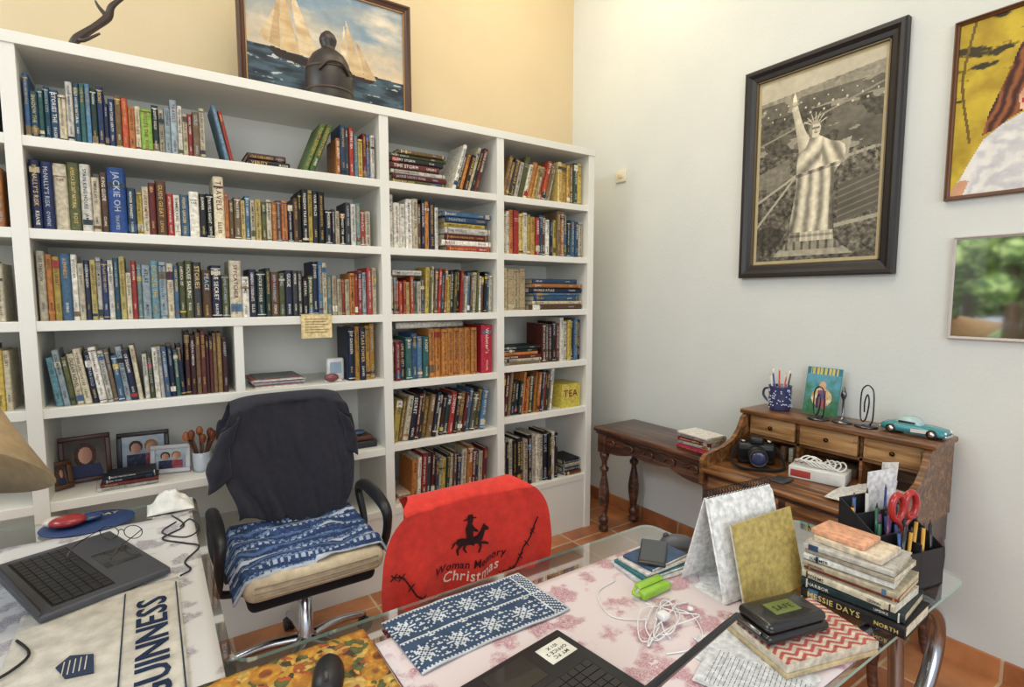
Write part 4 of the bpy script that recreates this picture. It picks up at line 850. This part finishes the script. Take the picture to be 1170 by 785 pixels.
def blc(a,b):
    w=b+.022*noise.noise(Vector((a*5,b*3,5)))+.008*noise.noise(Vector((a*30,b*3,5)))
    k=int(w*44)%9
    n_=noise.noise(Vector((a*70,b*40,1)))
    if k==0: return c(184,192,204)
    if k==1: return c(120,144,176) if n_>0 else c(64,86,126)
    if k==4: return c(170,182,198) if int(a*46)%2 else c(58,78,120)
    if k==5: return c(120,140,172) if n_>-.1 else c(64,82,122)
    if k==7: return c(84,108,148)
    return c(50,66,102) if n_>-.2 else c(62,82,122)
mb=MB(); mb.grid(bl,110,110,blc,'knit'); mb.obj('striped_blanket',mods=[('SOLIDIFY',{'thickness':.007,'offset':1})])
def ts(a,b):
    sgn=(a-.5)*2
    if b<.5: t=b/.5; z=.58+.49*t; y=.15+.02*t
    elif b<.58:
        t=(b-.5)/.08; z=1.07+.03*sin(pi*t); y=.17+.11*t
    else: t=1-(b-.58)/.42; z=.78+.29*t; y=.29
    hw=.205+.05*max(0,min(1,(z-.60)/.18))-.030*max(0,(z-.98)/.1)
    hw+=.016*noise.noise(Vector((z*9,sgn*1.5,4)))
    rowf=noise.noise(Vector((sgn*2.6+z*2.5,z*1.6,1.7)))
    f=.022*rowf+.016*sin((sgn*1.6+ (z-.6)*3.2)*3.3+2*rowf)*(1.1-z)*2+.010*noise.noise(Vector((sgn*9+z*7,z*5,9)))
    y+=-.016-abs(f)*(1 if b<.5 else 0)-.028*sgn**2*(1 if b<.5 else -.2)+(.014 if b<.5 else 0)
    z-=.022*abs(sgn)**4*(z>1.0)+ (0.035*sin(sgn*2.2+.8)+.03*noise.noise(Vector((sgn*3,0,0))))*(1-min(1,b*2.6))
    return T1@Vector((sgn*hw-.0,y,z))
mb=MB(); mb.grid(ts,80,100,c(48,48,56),'cloth')
def sl(a,b):
    an=a*2*pi; w=.06+.012*b
    return T1@Vector((-.225-.045*min(1,b*2)+w*.55*cos(an)+.010*noise.noise(Vector((a*4,b*4,1))),.13+w*.45*sin(an)+.012*noise.noise(Vector((a*4,b*5,7))),1.0-.23*b+.03*cos(an)))
mb.grid(sl,20,16,c(44,44,52),'cloth')
def sr(a,b):
    an=a*2*pi; w=.045+.008*b
    return T1@Vector((.215+.03*min(1,b*2)+w*.5*cos(an),.135+w*.45*sin(an)+.010*noise.noise(Vector((a*4,b*5,3))),.99-.17*b-.02*cos(an)))
mb.grid(sr,20,14,c(44,44,52),'cloth')
mb.obj('black_t_shirt',mods=[('SOLIDIFY',{'thickness':.003})])
T2=office_chair(.79,1.22,.0,.45,.46,.42,None,.44,.56,.870,.250)
def hwr(z):
    if z<.76: return .285+.010*(.76-z)/.22
    t=min(1,(z-.76)/.165); return .11+.175*math.sqrt(max(0,1-t*t))
def rf(a,b):
    sgn=(a-.5)*2
    if b<.82: t=b/.82; z=.535+.355*t; y=1.395
    elif b<.9: t=(b-.82)/.08; z=.89+.02*sin(pi*t); y=1.395+.10*t
    else: t=(b-.9)/.1; z=.89-.15*t; y=1.495
    hw=hwr(z if b<.9 else .89)
    if b>.86: hw*=1-.2*min(1,(b-.86)/.06)
    low=max(0,min(1,(.84-z)/.28)) if b<.82 else 0
    e=abs(sgn)
    # gathered folds falling from the shoulders, deepest towards the sides and hem
    fold=sin(sgn*11+1.2+2.5*(z-.6)*sgn)*(.3+.7*e)+.6*noise.noise(Vector((sgn*3.1,z*2.5,3)))
    y+=-.030*sgn*sgn*(b<.82)-low*.020*(.7+fold)+.006*noise.noise(Vector((sgn*6,z*9,8)))*(b<.85)
    z2=z-low*(.016*sin(sgn*3+1)+.030*max(0,-sgn-.72)/.28+.010*sin(sgn*11+1))
    dx=low*(.010*sin(z*26+sgn*2)*e-.02*(sgn<0)*e**3)
    return Vector((.785+sgn*hw+dx,y,z2))
def onred(x,z,off=.0045):
    b=(z-.535)/.355*.82; p=rf(.5+.5*(x/hwr(z)),b); return (p.x,p.y-off,p.z)
mb=MB(); mb.grid(rf,100,90,c(206,58,48),'cloth')
for s,zz,sz,cc in [('Woman Memory',.680,.034,(60,16,20)),('Christmas',.644,.044,(232,206,190)),('BOOK',.612,.020,(60,16,20))]:
    text(mb,s,None,sz,c(*cc),.25,True,'cloth',fn=lambda x,y,zz=zz:onred(x-.0,zz+y),shear=.2 if s!='BOOK' else 0)
def redpoly(pts,cc): mb.add([onred(x,z,.006) for x,z in pts],[tuple(range(len(pts)))],cc,'cloth')
bk_=c(44,18,20)
def hp(pts): return [(x*.9+.0,.712+(z-.69)*.85) for x,z in pts]
redpoly(hp([(-.06,.745),(-.055,.757),(-.04,.760),(-.02,.757),(0,.758),(.02,.762),(.035,.775),(.045,.79),(.052,.795),(.055,.788),(.068,.775),(.066,.768),(.052,.770),(.046,.755),(.038,.742),(.02,.735),(-.01,.733),(-.04,.733),(-.055,.736)]),bk_)
for leg in [[(.03,.74),(.05,.735),(.066,.722),(.062,.718),(.044,.727),(.028,.733)],[(.02,.738),(.028,.722),(.02,.705),(.026,.703),(.036,.722),(.034,.738)],[(-.045,.74),(-.06,.72),(-.056,.70),(-.05,.70),(-.05,.718),(-.032,.736)],[(-.03,.738),(-.035,.72),(-.022,.705),(-.017,.708),(-.026,.72),(-.018,.736)],[(-.055,.752),(-.07,.745),(-.078,.725),(-.072,.728),(-.062,.742)]]: redpoly(hp(leg),bk_)
redpoly(hp([(-.018,.757),(-.022,.79),(-.014,.806),(0,.808),(.012,.79),(.026,.778),(.024,.772),(.006,.778),(.006,.757),(.012,.738),(.006,.728),(-.002,.732),(-.002,.745)]),bk_); redpoly(hp([(-.012,.806),(-.014,.818),(-.006,.828),(.004,.826),(.008,.816),(.004,.806)]),bk_); redpoly(hp([(-.03,.818),(.022,.820),(.02,.824),(.01,.825),(.006,.836),(-.010,.836),(-.014,.824),(-.028,.822)]),bk_)
for pts in ([(-.25,.72),(-.22,.70),(-.19,.64),(-.15,.62),(-.12,.60)],[(.11,.62),(.15,.64),(.18,.70),(.21,.72),(.25,.79)]):
    q=[]
    for i in range(len(pts)-1):
        for j in range(5): t=j/5; q.append(onred(pts[i][0]*(1-t)+pts[i+1][0]*t,pts[i][1]*(1-t)+pts[i+1][1]*t,.004))
    mb.tube(q,.0022,bk_,'cloth')
    for p in q[::4]: mb.tube([(p[0]-.010,p[1]-.002,p[2]-.008),(p[0]+.010,p[1]-.002,p[2]+.010)],.0016,bk_,'cloth'); mb.tube([(p[0]+.008,p[1]-.002,p[2]-.010),(p[0]-.008,p[1]-.002,p[2]+.010)],.0016,bk_,'cloth')
mb.obj('red_fleece_throw')
# ------------------------------------------------------------ camera, lights
cd=bpy.data.cameras.new('camera'); cam=bpy.data.objects.new('camera',cd); scene.collection.objects.link(cam); scene.camera=cam
cd.sensor_width=36; cd.sensor_fit='HORIZONTAL'; cd.lens=614/1170*36; cd.clip_start=.02
cam.location=(0,0,1.5); a=math.radians(34); p=math.radians(5.02)
cam.rotation_euler=Vector((sin(a)*cos(p),cos(a)*cos(p),-sin(p))).to_track_quat('-Z','Y').to_euler()
def area(name,loc,tgt,sx,sy,pw,col):
    d=bpy.data.lights.new(name,'AREA'); d.shape='RECTANGLE'; d.size=sx; d.size_y=sy; d.energy=pw; d.color=col
    o=bpy.data.objects.new(name,d); o.location=loc; o.rotation_euler=(Vector(tgt)-Vector(loc)).to_track_quat('-Z','Y').to_euler(); scene.collection.objects.link(o); return o
area('side_daylight_fill',(XL+.15,1.9,3.2),(2.4,1.1,.8),2.2,.9,64,(.80,.90,1))  # added cool area light inside, above the window, standing for its daylight
area('warm_ceiling_fill',(.7,1.2,ZC-.1),(.7,1.4,0),1.6,1.6,40,(1,.88,.70))  # added unseen warm fill to tint the upper back wall, no fitting built
area('warm_corner_fill',(1.9,2.2,ZC-.2),(2.5,3.0,2.4),.5,.5,12,(1,.82,.55))  # added fill warming the walls near the corner, no lamp stands here
area('rear_fill',(-.6,YF+.1,2.1),(.8,3,1.0),3.0,2.0,62,(.96,.98,1))  # added frontal fill at the open rear, no window is built there
sd_=bpy.data.lights.new('sun','SUN'); sd_.energy=4; sd_.angle=.02; so=bpy.data.objects.new('sun',sd_); so.rotation_euler=Vector((-.75,.1,-.66)).to_track_quat('-Z','Y').to_euler(); scene.collection.objects.link(so)
w=bpy.data.worlds.new('world'); scene.world=w; w.use_nodes=True
w.node_tree.nodes['Background'].inputs[0].default_value=(.82,.90,1,1); w.node_tree.nodes['Background'].inputs[1].default_value=.88
scene.view_settings.view_transform='Standard'
